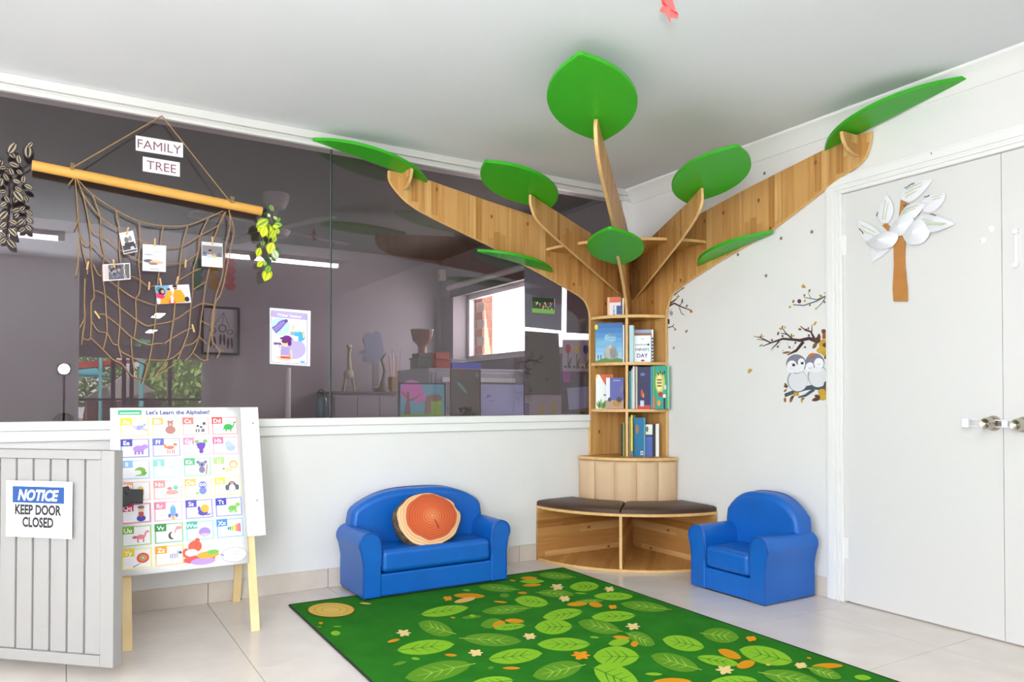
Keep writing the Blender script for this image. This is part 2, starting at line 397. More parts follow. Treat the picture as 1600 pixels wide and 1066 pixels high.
# ------------------------------------------------------------------ next room behind the glass
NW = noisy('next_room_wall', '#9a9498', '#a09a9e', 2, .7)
n = MB(); n.box((-7.2,3.0,0),(.2,3.1,H)); struct(n.build('wall_next_far', NW))
WY0, WY1, WZ0, WZ1 = .3, 2.716, 1.40, 2.06
n = MB(); n.box((0,.1,0),(.25,3.1,WZ0)); n.box((0,.1,WZ1),(.25,3.1,H)); n.box((0,.1,WZ0),(.25,WY0,WZ1)); n.box((0,WY1,WZ0),(.25,3.1,WZ1)); struct(n.build('wall_next_right', NW))
struct(MB().box((-7.3,.1,0),(-7.2,3.1,H)).build('wall_next_left', NW))
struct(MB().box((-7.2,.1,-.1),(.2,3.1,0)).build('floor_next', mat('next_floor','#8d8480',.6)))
w4 = struct(MB().box((.19,WY0,WZ0),(.195,WY1,WZ1)).build('window_4', WGLASS))
wf = MB()
for a,b in ((WY0,WY0+.045),(WY1-.045,WY1)): wf.box((.16,a,WZ0),(.21,b,WZ1))
for a,b in ((WZ0,WZ0+.045),(WZ1-.045,WZ1)): wf.box((.16,WY0,a),(.21,WY1,b))
wf.build('window_frame', TRIM, w4)
struct(MB().box((-.03,WY0-.03,WZ0-.03),(.19,WY1+.03,WZ0)).build('trim_7', TRIM))
rb = empty('roller_blind', (-.05,1.6,2.12), 'rolled up blind tube above the next room window', 'blind')
MB().tube([(-.05,.35,2.12),(-.05,2.72,2.12)],.028,14).build('blind_tube', TRIM, rb, smooth=50)
MB().box((-.045,.4,2.02),(-.043,2.7,2.12)).build('blind_fabric', mat('blind_fabric','#75706f',.8), rb)
# ================================================================== TREE BOOKCASE
T2 = .018
def smooth_path(P, k=5):
    o=[]; n=len(P)
    for i in range(n-1):
        p0,p1,p2,p3 = (Vector(P[max(i-1,0)]),Vector(P[i]),Vector(P[i+1]),Vector(P[min(i+2,n-1)]))
        for j in range(k):
            t=j/k; o.append(tuple(.5*((2*p1)+(p2-p0)*t+(2*p0-5*p1+4*p2-p3)*t*t+(3*p1-p0-3*p2+p3)*t**3)))
    o.append(tuple(P[-1])); return o
tree = empty('tree_bookcase', (-.1,-.1,.645), 'tall corner bookcase shaped like a tree with pine branches and green leaf boards', 'bookcase')
Lo = smooth_path([(-.37,1.45),(-.37,1.55),(-.384,1.617),(-.437,1.678),(-.595,1.744),(-.855,1.844),(-1.154,1.953),(-1.525,2.072),(-1.66,2.13),(-1.737,2.19),(-1.783,2.25),(-1.787,2.305)])
P = [(-.004,.645),(-.37,.645)]+Lo+[(-1.534,2.285),(-1.154,2.222),(-.7,2.155),(-.352,2.104),(-.004,2.05)]
MB().prism([(x,-.022,z) for x,z in P],(0,T2,0)).edge(WE).build('trunk_panel', WV, tree, bevel=.002, seg=1)
Ro = smooth_path([(-.366,1.45),(-.368,1.55),(-.381,1.607),(-.428,1.688),(-.537,1.735),(-.854,1.84),(-1.202,1.943),(-1.578,2.105),(-1.738,2.167),(-1.785,2.234),(-1.799,2.31)])
P = [(-.022,.645),(-.368,.645)]+Ro+[(-1.725,2.312),(-1.523,2.292),(-1.038,2.217),(-.659,2.147),(-.35,2.10),(-.022,2.05)]
MB().prism([(-.022,y,z) for y,z in P],(T2,0,0)).edge(WE).build('trunk_panel', WV, tree, bevel=.002, seg=1)
def qdisc(mb, r, z0, z1, n=18, off=.022, rin=None, a0=0., a1=90.):
    pts=[]
    for k in range(n+1):
        a=R(a0+(a1-a0)*k/n); pts.append((min(-r*math.cos(a),-off),min(-r*math.sin(a),-off),z0))
    if rin is None: pts.append((-off,-off,z0))
    else:
        for k in range(n,-1,-1): a=R(a0+(a1-a0)*k/n); pts.append((min(-rin*math.cos(a),-off),min(-rin*math.sin(a),-off),z0))
    return mb.prism(pts,(0,0,z1-z0))
SHZ = [.645,.950,1.252,1.557]
for z in SHZ[1:]: qdisc(MB(), .362, z-.02, z).edge(WE).build('shelf', WB, tree, bevel=.0015, seg=1)
qdisc(MB(), .472, .625, .645).edge(WE).build('shelf', WB, tree, bevel=.003)
qdisc(MB(), .72, 1.957, 1.975).edge(WE).build('shelf', WB, tree, bevel=.0015, seg=1)
def fin(az, pts, th=T2):
    a=R(az); d=Vector((-math.cos(a),-math.sin(a),0)); q=Vector((d.y,-d.x,0))
    return MB().prism([d*r+Vector((0,0,z))-q*th/2 for r,z in pts], q*th).edge(WE)
F1 = smooth_path([(1.884,2.262),(1.90,2.217),(1.863,2.142),(1.724,2.072),(1.519,2.028),(1.196,1.955),(.7,1.84),(.1,1.70)],4)
fin(45, F1+[(.04,2.05),(.5,2.13),(1.656,2.236)]).build('branch', WV, tree, bevel=.002, seg=1)
F2 = smooth_path([(1.219,2.157),(1.207,2.084),(1.111,2.005),(.689,1.875),(.15,1.711)],4)
fin(22.5, F2+[(.05,1.70),(.05,1.98),(.533,2.053),(1.01,2.122)]).build('branch', WV, tree, bevel=.002, seg=1)
F3 = smooth_path([(1.215,2.132),(1.198,2.03),(.973,1.932),(.5,1.802),(.07,1.688)],4)
fin(67.5, F3+[(.05,1.70),(.05,1.97),(.444,2.039),(1.018,2.098)]).build('branch', WV, tree, bevel=.002, seg=1)
F4 = smooth_path([(.926,1.829),(.75,1.775),(.55,1.70),(.42,1.63),(.36,1.56),(.355,1.45)],4)
fin(45, F4+[(.355,.645),(.03,.645),(.03,1.78),(.755,1.803)]).build('divider', WV, tree, bevel=.002, seg=1)
for pl,(ox,oz) in (('R',(-.165,2.300)),('L',(-.15,2.298))):
    pts=[(-.022,2.300),(ox,oz)]
    for k in range(1,7):
        t=R(15*k); pts.append((-.022-(abs(ox)-.022)*math.cos(t)**.8, 2.30-.098*math.sin(t)))
    if pl=='R': MB().prism([(x,-1.745,z) for x,z in pts],(0,T2,0)).edge(WE).build('bracket', WV, tree, bevel=.0015, seg=1)
    else: MB().prism([(-1.709,x,z) for x,z in pts],(T2,0,0)).edge(WE).build('bracket', WV, tree, bevel=.0015, seg=1)
def lens_w(u, a, b):
    Rr=(a*a+b*b)/(2*b); x=(2*u-1)*a; return max(math.sqrt(max(Rr*Rr-x*x,0))-(Rr-b), .008)
def leaf3(D, Q, O, L, b, slope, half=False):
    D=Vector(D).normalized(); Q=Vector(Q); nrm=(Vector((0,0,1))-D*slope).normalized(); n=20; pts=[]
    for k in range(n+1):
        u=k/n; pts.append(Vector(O)+D*(L*u)+Vector((0,0,slope*L*u))+Q*lens_w(u,L/2,b))
    if half: pts += [Vector(O)+D*L+Vector((0,0,slope*L)), Vector(O)]
    else:
        for k in range(n,-1,-1):
            u=k/n; pts.append(Vector(O)+D*(L*u)+Vector((0,0,slope*L*u))-Q*lens_w(u,L/2,b))
    return MB().prism(pts, nrm*T2).build('leaf', GREEN, tree, bevel=.003, seg=2)
for az,r0,z0,L,b,s in ((45,1.656,2.236,.69,.192,.15),(22.5,1.012,2.124,.605,.185,.18),(67.5,1.018,2.100,.607,.185,.18),(45,.755,1.805,.57,.155,.15)):
    a=R(az); d=Vector((-math.cos(a),-math.sin(a),0)); leaf3(d, (d.y,-d.x,0), d*r0+Vector((0,0,z0)), L, b, s)
leaf3((-1,0,0),(0,-1,0),(-1.552,-.024,2.267),.67,.19,.185,True)
leaf3((0,-1,0),(-1,0,0),(-.024,-1.549,2.282),.70,.19,.16,True)
leaf3((-1,0,0),(0,-1,0),(-.674,-.024,1.821),.549,.145,.144,True)
leaf3((0,-1,0),(-1,0,0),(-.024,-.656,1.827),.567,.145,.169,True)
# ------------------------------------------------------------------ corner bench
bench = empty('corner_bench', (-.3,-.3,0), 'quarter round pine corner bench with brown seat pads and tan padded backrest', 'bench')
qdisc(MB(), .783, 0, .018, off=.022).edge(WE).build('base_board', WB, bench, bevel=.002, seg=1)
qdisc(MB(), .785, .325, .343, off=.004).edge(WE).build('seat_board', WB, bench, bevel=.002, seg=1)
MB().box((-.783,-.022,.0),(-.02,-.004,.325)).build('side_panel', WH, bench, bevel=.0015, seg=1)
MB().box((-.022,-.783,.0),(-.004,-.022,.325)).build('side_panel', WH, bench, bevel=.0015, seg=1)
fin(45,[(.03,.018),(.778,.018),(.778,.325),(.03,.325)]).build('divider', WH, bench, bevel=.0015, seg=1)
for a0,a1 in ((.3,44.6),(45.4,89.7)):
    m=MB(); n=14; rings=[]
    # domed pad: quarter ring sector
    ro, ri = .78, .47
    for (e,z) in ((0,.343),(0,.366),(.012,.376),(.05,.384),(.12,.388)):
        lp=[]
        da=math.degrees(e/ro)*1.
        for k in range(n+1): a=R(a0+da+(a1-a0-2*da)*k/n); lp.append((-(ro-e)*math.cos(a),-(ro-e)*math.sin(a),z))
        for k in range(n,-1,-1): a=R(a0+da+(a1-a0-2*da)*k/n); rr=max(ri+e,.0); lp.append((-rr*math.cos(a),-rr*math.sin(a),z))
        rings.append([(min(x,-.005),min(y,-.005),z) for x,y,z in lp])
    q=len(rings[0]); vs=[p for r_ in rings for p in r_]; fs=[tuple(range(q-1,-1,-1)),tuple(range((len(rings)-1)*q,len(rings)*q))]
    for i in range(len(rings)-1):
        for k in range(q): fs.append((i*q+k,i*q+(k+1)%q,(i+1)*q+(k+1)%q,(i+1)*q+k))
    m.add(vs,fs); m.build('seat_pad', BRN, bench, smooth=50, recalc=True)
qdisc(MB(), .445, .343, .625, off=.004, rin=.43).build('backrest_board', WV, bench)
for i in range(5):
    a0,a1=1+17.6*i,18.2+17.6*i; m=MB(); n=8; vs=[]; fs=[]
    for j in range(n+1):
        t=j/n; a=R(a0+(a1-a0)*t); bul=.018*(1-abs(2*t-1)**4)
        for z,k in ((.345,0),(.352,.6),(.37,1),(.60,1),(.617,.6),(.624,0)):
            r=.446+bul*k+.004; vs.append((-r*math.cos(a),-r*math.sin(a),z))
        vs += [(-.444*math.cos(a),-.444*math.sin(a),.624),(-.444*math.cos(a),-.444*math.sin(a),.345)]
    for j in range(n):
        for k in range(8): fs.append((j*8+k,j*8+(k+1)%8,(j+1)*8+(k+1)%8,(j+1)*8+k))
    fs += [tuple(range(8)),tuple(range(n*8+7,n*8-1,-1))]
    m.add(vs,fs); m.build('back_pad', TAN, bench, smooth=50, recalc=True)
# ------------------------------------------------------------------ books
def book(px0,px1,y0,y1,z,P0,yaw,th,cover,label,spine=None,draw=None,lean=0.,group='picture books on the tree shelves',pages='#eee9dd'):
    """front rectangle seen between pixel columns px0..px1; bottom on shelf z; yaw of its outward normal; th = depth behind"""
    n = Vector((-math.cos(R(yaw)),-math.sin(R(yaw)),0)); U = Vector((-n.y,n.x,0)).normalized()
    if U.dot(_R)<0: U=-U
    a=on(px0,(y0+y1)/2,P0,n); b=on(px1,(y0+y1)/2,P0,n); top=on((px0+px1)/2,y0,P0,n).z
    w=abs((b-a).dot(U)); O=Vector((a.x,a.y,z+.0005)); h=top-z; V=Vector((0,0,1)); B=-n*th
    if lean: V=(V-n*-lean).normalized()
    bk=empty('book',tuple(O),label,'book',group)
    c=mat('cover_'+cover,cover,.45,spec=.3); pg=mat('pages_'+pages,pages,.8); q=min(.003,w*.2,th*.25)
    m=MB(); m.obox(O,U*w,V*h,B.normalized()*q); m.obox(O+B-B.normalized()*q,U*w,V*h,B.normalized()*q)
    if spine!='none': m.obox(O+B.normalized()*q,U*q,V*h,B-B.normalized()*2*q)
    m.build('cover',c,bk)
    MB().obox(O+U*(q if spine!='none' else 0)+B.normalized()*q+V*.002,U*(w-q*1.5),V*(h-.005),B-B.normalized()*2*q).build('pages',pg,bk)
    if draw:
        p=Pr(O,U,V,n,base=.0005); draw(p,w,h); p.build('cover_print',bk,GLOSSP)
    return bk
dirL=lambda r,a:(-r*math.cos(R(a)),-r*math.sin(R(a)),0)
def d_ida(p,w,h):
    for k in range(8): p.rect(0,h*k/8,w,h*(k+1)/8,[(168,205,228),(150,196,228),(128,184,222),(110,172,216),(92,158,208),(70,140,198),(52,122,186),(40,104,170)][k])
    p.ell(w*.55,h*.62,w*.22,h*.12,(140,190,222)); p.ell(w*.3,h*.5,w*.3,h*.06,(120,176,214))
    p.ell(w*.03,h*.9,w*.06,h*.07,(245,215,30))
    p.poly([(0,0),(w,0),(w,h*.08),(w*.7,h*.14),(w*.4,h*.13),(0,h*.04)],(92,132,36))
    p.ell(w*.58,h*.2,w*.27,h*.12,(150,150,148)); p.ell(w*.5,h*.27,w*.14,h*.17,(176,174,168)); p.ell(w*.66,h*.26,w*.13,h*.16,(132,134,132)); p.ell(w*.55,h*.4,w*.07,h*.05,(190,188,180)); p.ell(w*.66,h*.39,w*.06,h*.05,(150,150,146))
    for x in (.1,.2): p.ell(w*x,h*.14,w*.02,h*.07,(70,90,110))
    p.text('ida,',w*.6,h*.66,h*.15,(24,48,92),bold=False)
    p.rect(w*.45,h*.60,w*.75,h*.61,(80,110,150))
book(930.5,972.6,505,566,SHZ[2],dirL(.335,20),47,.012,'#3a74a8','picture book with a blue sky cover, title ida, facing out',draw=d_ida)
book(973.2,975.4,508,566,SHZ[2],dirL(.33,40),40,.08,'#e8eef0','pale spine of a thin book right of the ida book')
def d_num(p,w,h):
    p.rect(0,h*.72,w,h,(226,120,70)); p.rect(0,0,w,h*.72,(238,236,238)); p.rect(0,0,w*.16,h,(240,190,160)); p.rect(w*.68,h*.1,w,h*.55,(40,96,170)); p.ell(w*.55,h*.8,w*.2,h*.06,(236,90,120))
    for i,ch in enumerate('123'): p.text(ch,w*.48,h*(.42-.19*i),h*.2,(40,44,60),bold=True)
book(949,970,464.5,493,SHZ[3],dirL(.28,22),40,.05,'#d9743f','small white and orange number book standing on the top shelf',draw=d_num)
book(972.6,974.8,466,493,SHZ[3],dirL(.30,38),40,.08,'#eeeeea','thin white book against the divider on the top shelf')
def d_fd(p,w,h):
    p.rect(0,0,w,h,(238,243,246)); p.text('celebrating',w*.5,h*.62,h*.12,(40,70,110),wmax=w*.85,shear=.3); p.text('FATHER\'S',w*.5,h*.42,h*.15,(58,120,150),bold=True,wmax=w*.8); p.text('DAY',w*.5,h*.18,h*.2,(28,62,140),bold=True)
    p.ell(w*.85,h*.66,w*.07,h*.035,(90,40,30)); p.rect(w*.45,h*.86,w*.58,h*.88,(90,110,130)); p.ell(w*.52,h*.06,w*.12,h*.035,(150,60,60)); p.rect(w*.3,h*.42,w*.4,h*.5,(230,120,50))
book(990.5,1017,524.5,566,SHZ[2],dirL(.325,66),48,.012,'#e6edf1',"white book titled FATHER'S DAY standing face out",draw=d_fd)
def d_br(p,w,h):
    p.rect(0,0,w,h,(150,170,205)); p.rect(0,h*.78,w,h*.9,(150,90,50)); p.rect(w*.9,0,w,h,(232,232,228))
    for k in range(8): p.rect(w*.91,h*.1*k,w*.99,h*(.1*k+.05),(60,60,70))
book(991,1021,515.5,566,SHZ[2],dirL(.285,68),46,.012,'#8fa6cc','blue and brown picture book tucked behind the white book',draw=d_br)
book(983.2,989.5,508.5,566,SHZ[2],dirL(.345,50),36,.03,'#bcdbe2','pale blue book leaning against the divider, second shelf right')
def d_wh(p,w,h):
    p.rect(0,0,w,h,(240,240,238)); p.poly([(w*.2,h),(w,h),(w,h*.6),(w*.55,h*.7)],(214,92,32)); p.rect(0,h*.9,w*.1,h,(240,205,40))
    for k in range(7): p.lens((w*(.2+.06*k),0),(w*(.05+.12*k),h*(.2+.05*(k%3))),w*.1,[(84,140,40),(50,110,36),(120,160,50)][k%3])
    p.ell(w*.55,h*.4,w*.12,h*.03,(110,150,60))
book(931,958,585.5,639.5,SHZ[1],dirL(.34,16),44,.012,'#eeeeea','white book with orange corner and green plants, third shelf left',draw=d_wh)
def d_pu(p,w,h):
    p.rect(0,0,w,h,(84,88,160)); p.rect(0,0,w*.22,h,(226,228,240)); p.rect(0,0,w,h*.28,(178,140,120)); p.ell(w*.6,h*.18,w*.24,h*.11,(170,130,50)); p.ell(w*.75,h*.3,w*.16,h*.09,(70,50,60)); p.ell(w*.2,h*.3,w*.1,h*.07,(60,56,80))
    p.rect(w*.4,h*.9,w*.8,h*.92,(190,195,230)); p.lens((w*.95,h*.75),(w*.85,h*.5),w*.08,(140,110,90))
book(947,974.5,590.5,640,SHZ[1],dirL(.345,33),46,.012,'#5458a0','purple picture book standing in front of the white one',draw=d_pu)
i=0
for (a,b,t,colr,lb) in ((983,986.5,580,'#2f8f9c','teal spine next to the divider, third shelf right'),(986.8,988.6,577,'#d9d6d0','grey white thin spine second from divider, third shelf right'),(989,991.4,572.5,'#dbe4e6','pale tall spine third from divider, third shelf right'),(991.6,993.4,572.5,'#8a7358','brown thin spine fourth from divider, third shelf right'),(993.6,996,573,'#c9c2b4','cream spine beside the dark blue book, third shelf right')):
    book(a,b,t,640,SHZ[1],dirL(.335,47+i*2.2),44,.17-.012*i,colr,lb); i+=1
def d_bl(p,w,h):
    p.rect(0,0,w,h,(14,16,72)); p.ell(w*.4,h*.82,w*.2,h*.04,(90,100,170)); p.rect(0,0,w,h*.09,(206,40,44)); p.rect(w*.2,h*.06,w*.5,h*.2,(196,200,220)); p.ell(w*.33,h*.38,w*.09,h*.09,(190,60,50)); p.ell(w*.45,h*.32,w*.07,h*.06,(220,120,60))
book(996.5,1016,573.5,640,SHZ[1],dirL(.325,62),46,.02,'#1d2068','dark blue book with a red strip at the bottom, third shelf right',draw=d_bl)
book(1016.4,1019.8,573,640,SHZ[1],dirL(.335,69),50,.07,'#3f8fc0','bright blue spine beside the dark blue book')
def d_sp(p,w,h): p.rect(0,0,w,h*.3,(224,130,50)); p.rect(0,h*.3,w,h,(86,182,84))
book(1020,1023.6,572,640,SHZ[1],dirL(.34,72),50,.06,'#5ab45a','green and orange spine, third shelf right',draw=d_sp)
def d_gr(p,w,h):
    p.rect(0,0,w,h,(36,160,140)); p.ell(w*.4,h*.62,w*.42,h*.26,(206,196,90)); p.ell(w*.35,h*.6,w*.28,h*.18,(236,226,150)); p.ell(w*.45,h*.34,w*.2,h*.06,(180,40,50)); p.ell(w*.78,h*.3,w*.13,h*.05,(240,230,220)); p.rect(w*.7,0,w*.86,h*.26,(40,34,40)); p.ell(w*.3,h*.14,w*.16,h*.07,(226,150,60)); p.ell(w*.86,h*.5,w*.1,h*.06,(190,220,220))
    for k in range(3): p.rect(w*.15,h*(.52+.07*k),w*.55,h*(.55+.07*k),(70,80,60))
    for k in range(4): p.ell(w*(.25+.18*k),h*(.82+.03*(k%2)),w*.07,h*.035,(30,40,40))
book(1024,1042,572,640,SHZ[1],dirL(.385,76),52,.012,'#249c88','green picture book with a yellow round picture, facing out',draw=d_gr)
book(1042.3,1046.8,572,640,SHZ[1],dirL(.395,82),56,.022,'#54b8a0','mint green and yellow book at the right end of the third shelf',draw=lambda p,w,h:(p.rect(w*.2,0,w*.5,h,(226,206,100)),p.rect(w*.5,h*.3,w*.7,h,(90,190,200))))
book(970,973.4,663,712,SHZ[0],dirL(.34,40),42,.13,'#352436','dark purple book left of the divider on the bottom shelf')
book(973.7,975.6,660.5,712,SHZ[0],dirL(.34,42),42,.13,'#96ac30','thin yellow green book left of the divider on the bottom shelf')
book(983,985.2,652,712,SHZ[0],dirL(.34,47),42,.15,'#a58a74','thin brown book right of the divider on the bottom shelf')
book(985.8,988.4,649,712,SHZ[0],dirL(.345,49),42,.15,'#dfe02c','narrow yellow spined book on the bottom shelf',draw=lambda p,w,h:p.rect(0,0,w,h*.13,(90,120,160)))
def d_te(p,w,h):
    p.rect(0,0,w,h,(30,112,156)); p.rect(w*.9,0,w,h,(60,170,196)); p.ell(w*.3,h*.7,w*.16,h*.12,(160,116,70)); p.rect(w*.6,h*.04,w*.85,h*.14,(226,226,230)); p.ell(w*.72,h*.09,w*.08,h*.03,(190,60,60))
book(990.5,1007.5,653,712,SHZ[0],dirL(.335,58),34,.02,'#1c6f9c','large teal blue book on the bottom shelf',draw=d_te)
def d_bw(p,w,h): p.rect(0,0,w,h*.62,(66,92,172)); p.rect(0,h*.62,w,h*.68,(26,30,60)); p.rect(0,h*.68,w,h,(226,226,214)); p.ell(w*.2,h*.85,w*.2,h*.09,(90,110,100))
book(1009,1019.5,663.5,712,SHZ[0],dirL(.335,66),46,.05,'#42599f','blue book with a cream top half on the bottom shelf',draw=d_bw)
book(1020,1024,664,712,SHZ[0],dirL(.345,71),46,.06,'#1b1c22','black spined book on the bottom shelf')
book(1024.4,1029.6,663,712,SHZ[0],dirL(.35,75),46,.05,'#eceae6','white book at the right end of the bottom shelf')
# ================================================================== SOFA AND ARMCHAIR
def sofa(root, M, wd, dep, arm_l, arm_r, back_hw, back_c, back_e, zoff=0.):
    """local: x right, y back (front at -dep), z up; wd = half width at arm base outer"""
    # base
    MB(M).box((-wd+.03,-dep+.008,.004),(wd-.03,-.02,.118)).build('base', BLUE, root, bevel=.010, seg=3)
    MB(M).box((-wd+.02,-dep+.012,0),(wd-.02,-.03,.008)).build('sole', DARKSOLE, root)
    for s in (-1,1):
        # arm profile, x outward positive
        ib, ob = wd-.098, wd
        prof=[(ib,.003),(ob,.003),(ob+.001,.10),(ob,.17),(ob+.008,.215)]
        cx, cz, rr = ob-.036, .275, .060
        for k in range(0,13):
            a=R(-32+212*k/12+0); prof.append((cx+rr*math.cos(a),cz+rr*math.sin(a)))
        prof += [(ib-.003,.22),(ib,.16)]
        pts=[(s*x,-dep,z) for x,z in prof]
        MB(M).prism(pts,(0,dep-.025,0)).build('arm', BLUE, root, bevel=.010, seg=3)
        pp=[(s*x,-dep-.0005,z) for x,z in prof[1:]]
        ins=[]
        for x,z in prof[1:]:
            ins.append((s*(x+(.0-.006 if x>cx else .006)),-dep-.0008,z-(.006 if z>cz else 0)))
        MB(M).tube([(s*(cx+(p[0]-cx)*.93),-dep-.0005,cz+(p[1]-cz)*(.95 if p[1]>.2 else 1)) for p in prof[1:]],.0028,6).build('piping', BLUED, root)
    # back: rounded arch
    yb0, yb1 = -.155, -.03
    def zt(x): return back_e+(back_c-back_e)*(1-(abs(x)/back_hw)**3.0)
    pts=[(-back_hw+.012,.12),(back_hw-.012,.12)]
    rc=.045
    pts += [(back_hw,.30),(back_hw+.004,.345)]
    n=18
    for k in range(n+1):
        x=back_hw*(.985-1.97*k/n); pts.append((x,zt(x)))
    pts += [(-back_hw-.004,.345),(-back_hw,.30)]
    MB(M).prism([(x,yb0,z) for x,z in pts],(0,yb1-yb0,0)).build('back', BLUE, root, bevel=.035, seg=5)
    MB(M).tube([(x*.97,yb1-.032,zt(x)*1.001) for x in [back_hw*(.93-1.86*k/24) for k in range(25)]],.003,6).build('piping', BLUED, root)
    # seat cushion
    iw=wd-.1
    MB(M).box((-iw+.001,-dep-.004,.121),(iw-.001,-.15,.238)).build('seat_cushion', BLUE, root, bevel=.028, seg=4)
    return root
sf = empty('kids_sofa', (-1.648,-.01,.0065), 'blue leather childrens two seat sofa with rolled arms against the white wall', 'sofa')
sofa(sf, Matrix.Translation((-1.652,-.012,.0105)), .416, .388, 0,0, .392, .512, .41)
ac = empty('kids_armchair', (-.01,-1.237,0), 'small blue leather childrens armchair beside the double door', 'armchair')
sofa(ac, Matrix.Translation((-.012,-1.237,0)) @ Matrix.Rotation(R(-90),4,'Z'), .248, .408, 0,0, .243, .515, .40)
# log slice cushion
def log_cushion():
    r = empty('log_slice_cushion', (-1.66,-.27,.25), 'round cushion printed as an orange tree trunk slice, resting on blue sofa', 'cushion')
    nrm = Vector((-.06,-.90,.40)).normalized(); U=Vector((1,0,0)); U=(U-nrm*U.dot(nrm)).normalized(); V=nrm.cross(U)
    C = Vector((-1.667,-.272,.354)); n=48; rnd=random.Random(3)
    def rad(a): 
        d=.187*(1+.02*math.sin(3*a+1)+.015*math.sin(5*a)+.012*math.sin(9*a+2)); 
        if abs(((a-.35+math.pi)%(2*math.pi))-math.pi)<.12: d*=.95
        return d
    m=MB(); rings=[]
    for s_,h in ((.90,-.035),(.98,-.03),(1.01,-.012),(1.01,.022),(.975,.04),(.955,.047)):
        rings.append([C+nrm*h+(U*math.cos(2*math.pi*k/n)+V*math.sin(2*math.pi*k/n)*.80)*rad(2*math.pi*k/n)*s_ for k in range(n)])
    vs=[p for q in rings for p in q]; fs=[tuple(range(n-1,-1,-1))]
    for i in range(5):
        for k in range(n): fs.append((i*n+k,i*n+(k+1)%n,(i+1)*n+(k+1)%n,(i+1)*n+k))
    m.add(vs,fs)
    bark=noisy('bark_print','#2c231d','#7c6a55',40,.9)
    m.build('bark_side', bark, r, smooth=60)
    # domed face with rings
    m=MB(); fr=[]
    for s_,h in ((.955,.047),(.8,.056),(.55,.064),(.28,.068)):
        fr.append([C+nrm*h+(U*math.cos(2*math.pi*k/n)+V*math.sin(2*math.pi*k/n)*.80)*rad(2*math.pi*k/n)*s_ for k in range(n)])
    vs=[p for q in fr for p in q]+[C+nrm*.069]; fs=[]
    for i in range(3):
        for k in range(n): fs.append((i*n+k,i*n+(k+1)%n,(i+1)*n+(k+1)%n,(i+1)*n+k))
    for k in range(n): fs.append((3*n+k,3*n+(k+1)%n,4*n))
    m.add(vs,fs)
    mt=mat('log_face','#cf6a3a',.9); t,b=nodes(mt)
    tc=N(t,'ShaderNodeTexCoord'); 
    vm=N(t,'ShaderNodeVectorMath',operation='SUBTRACT'); t.links.new(tc.outputs['Object'],vm.inputs[0]); vm.inputs[1].default_value=(C+U*.012+V*.01+nrm*.06)-Vector(r.location)
    sc_=N(t,'ShaderNodeVectorMath',operation='MULTIPLY'); t.links.new(vm.outputs[0],sc_.inputs[0]); sc_.inputs[1].default_value=(1,1.05,1.15)
    ln=N(t,'ShaderNodeVectorMath',operation='LENGTH'); t.links.new(sc_.outputs[0],ln.inputs[0])
    nz=N(t,'ShaderNodeTexNoise'); nz.inputs['Scale'].default_value=9; t.links.new(tc.outputs['Object'],nz.inputs['Vector'])
    d=math_(t,'ADD',ln.outputs['Value'],math_(t,'MULTIPLY',math_(t,'SUBTRACT',nz.outputs['Fac'],.5),.035))
    rings_=math_(t,'SINE',math_(t,'MULTIPLY',d,430.))
    f=math_(t,'ADD',d,math_(t,'MULTIPLY',rings_,.0))
    base=ramp(t,math_(t,'MULTIPLY',d,5.),[(0,'#e08a58'),(.3,'#d4653a'),(.70,'#c75a30'),(.735,'#e9b98a'),(.9,'#ecc79a')])
    mx=N(t,'ShaderNodeMix',data_type='RGBA',blend_type='MULTIPLY'); mx.inputs[0].default_value=.5
    t.links.new(base,mx.inputs[6]); t.links.new(ramp(t,math_(t,'ADD',math_(t,'MULTIPLY',rings_,.5),.5),[(0,'#c9926f'),(.6,'#ffffff')]),mx.inputs[7]); t.links.new(mx.outputs[2],b.inputs['Base Color'])
    m.build('printed_face', mt, r, smooth=60)
    MB().tube([C+nrm*.0685+U*.022-V*.012, C+nrm*.068+U*.034-V*.045, C+nrm*.0665+U*.037-V*.062],.0022,5).build('crack_print', mat('crack','#3a1c14',.9), r)
log_cushion()
# ================================================================== RUG
RT=.006
rug = empty('leaf_rug', (-1.6,-1.4,0), 'large green rug printed with scattered leaves, dark bound edge', 'rug')
rx0,rx1,ry0,ry1 = -2.41,-.790,-.272,-2.95
def rugpt(u,v): # slight skew as photographed
    return (-2.396+(1.610*u)-.028*v, -.264-.036*u-2.66*v, 0)
c4=[rugpt(0,0),rugpt(1,0),rugpt(1,1),rugpt(0,1)]
MB().prism([(x,y,.0005) for x,y,_ in c4],(0,0,RT)).build('pile', noisy('rug_green','#1f6a12','#297a1a',6,.95,.5,500,spec=.15), rug)
RB=mat('rug_binding','#1e2216',.9)
for a,b in ((0,1),(1,2),(2,3),(3,0)): MB().tube([(c4[a][0],c4[a][1],.0045),(c4[b][0],c4[b][1],.0045)],.0045,6).build('binding', RB, rug)
rp = Pr((0,0,RT+.0005),(1,0,0),(0,1,0),base=.0001,step=.000008)
def rflush():
    rp.build('printed_leaf', rug, WOOL); rp.mb=MB()
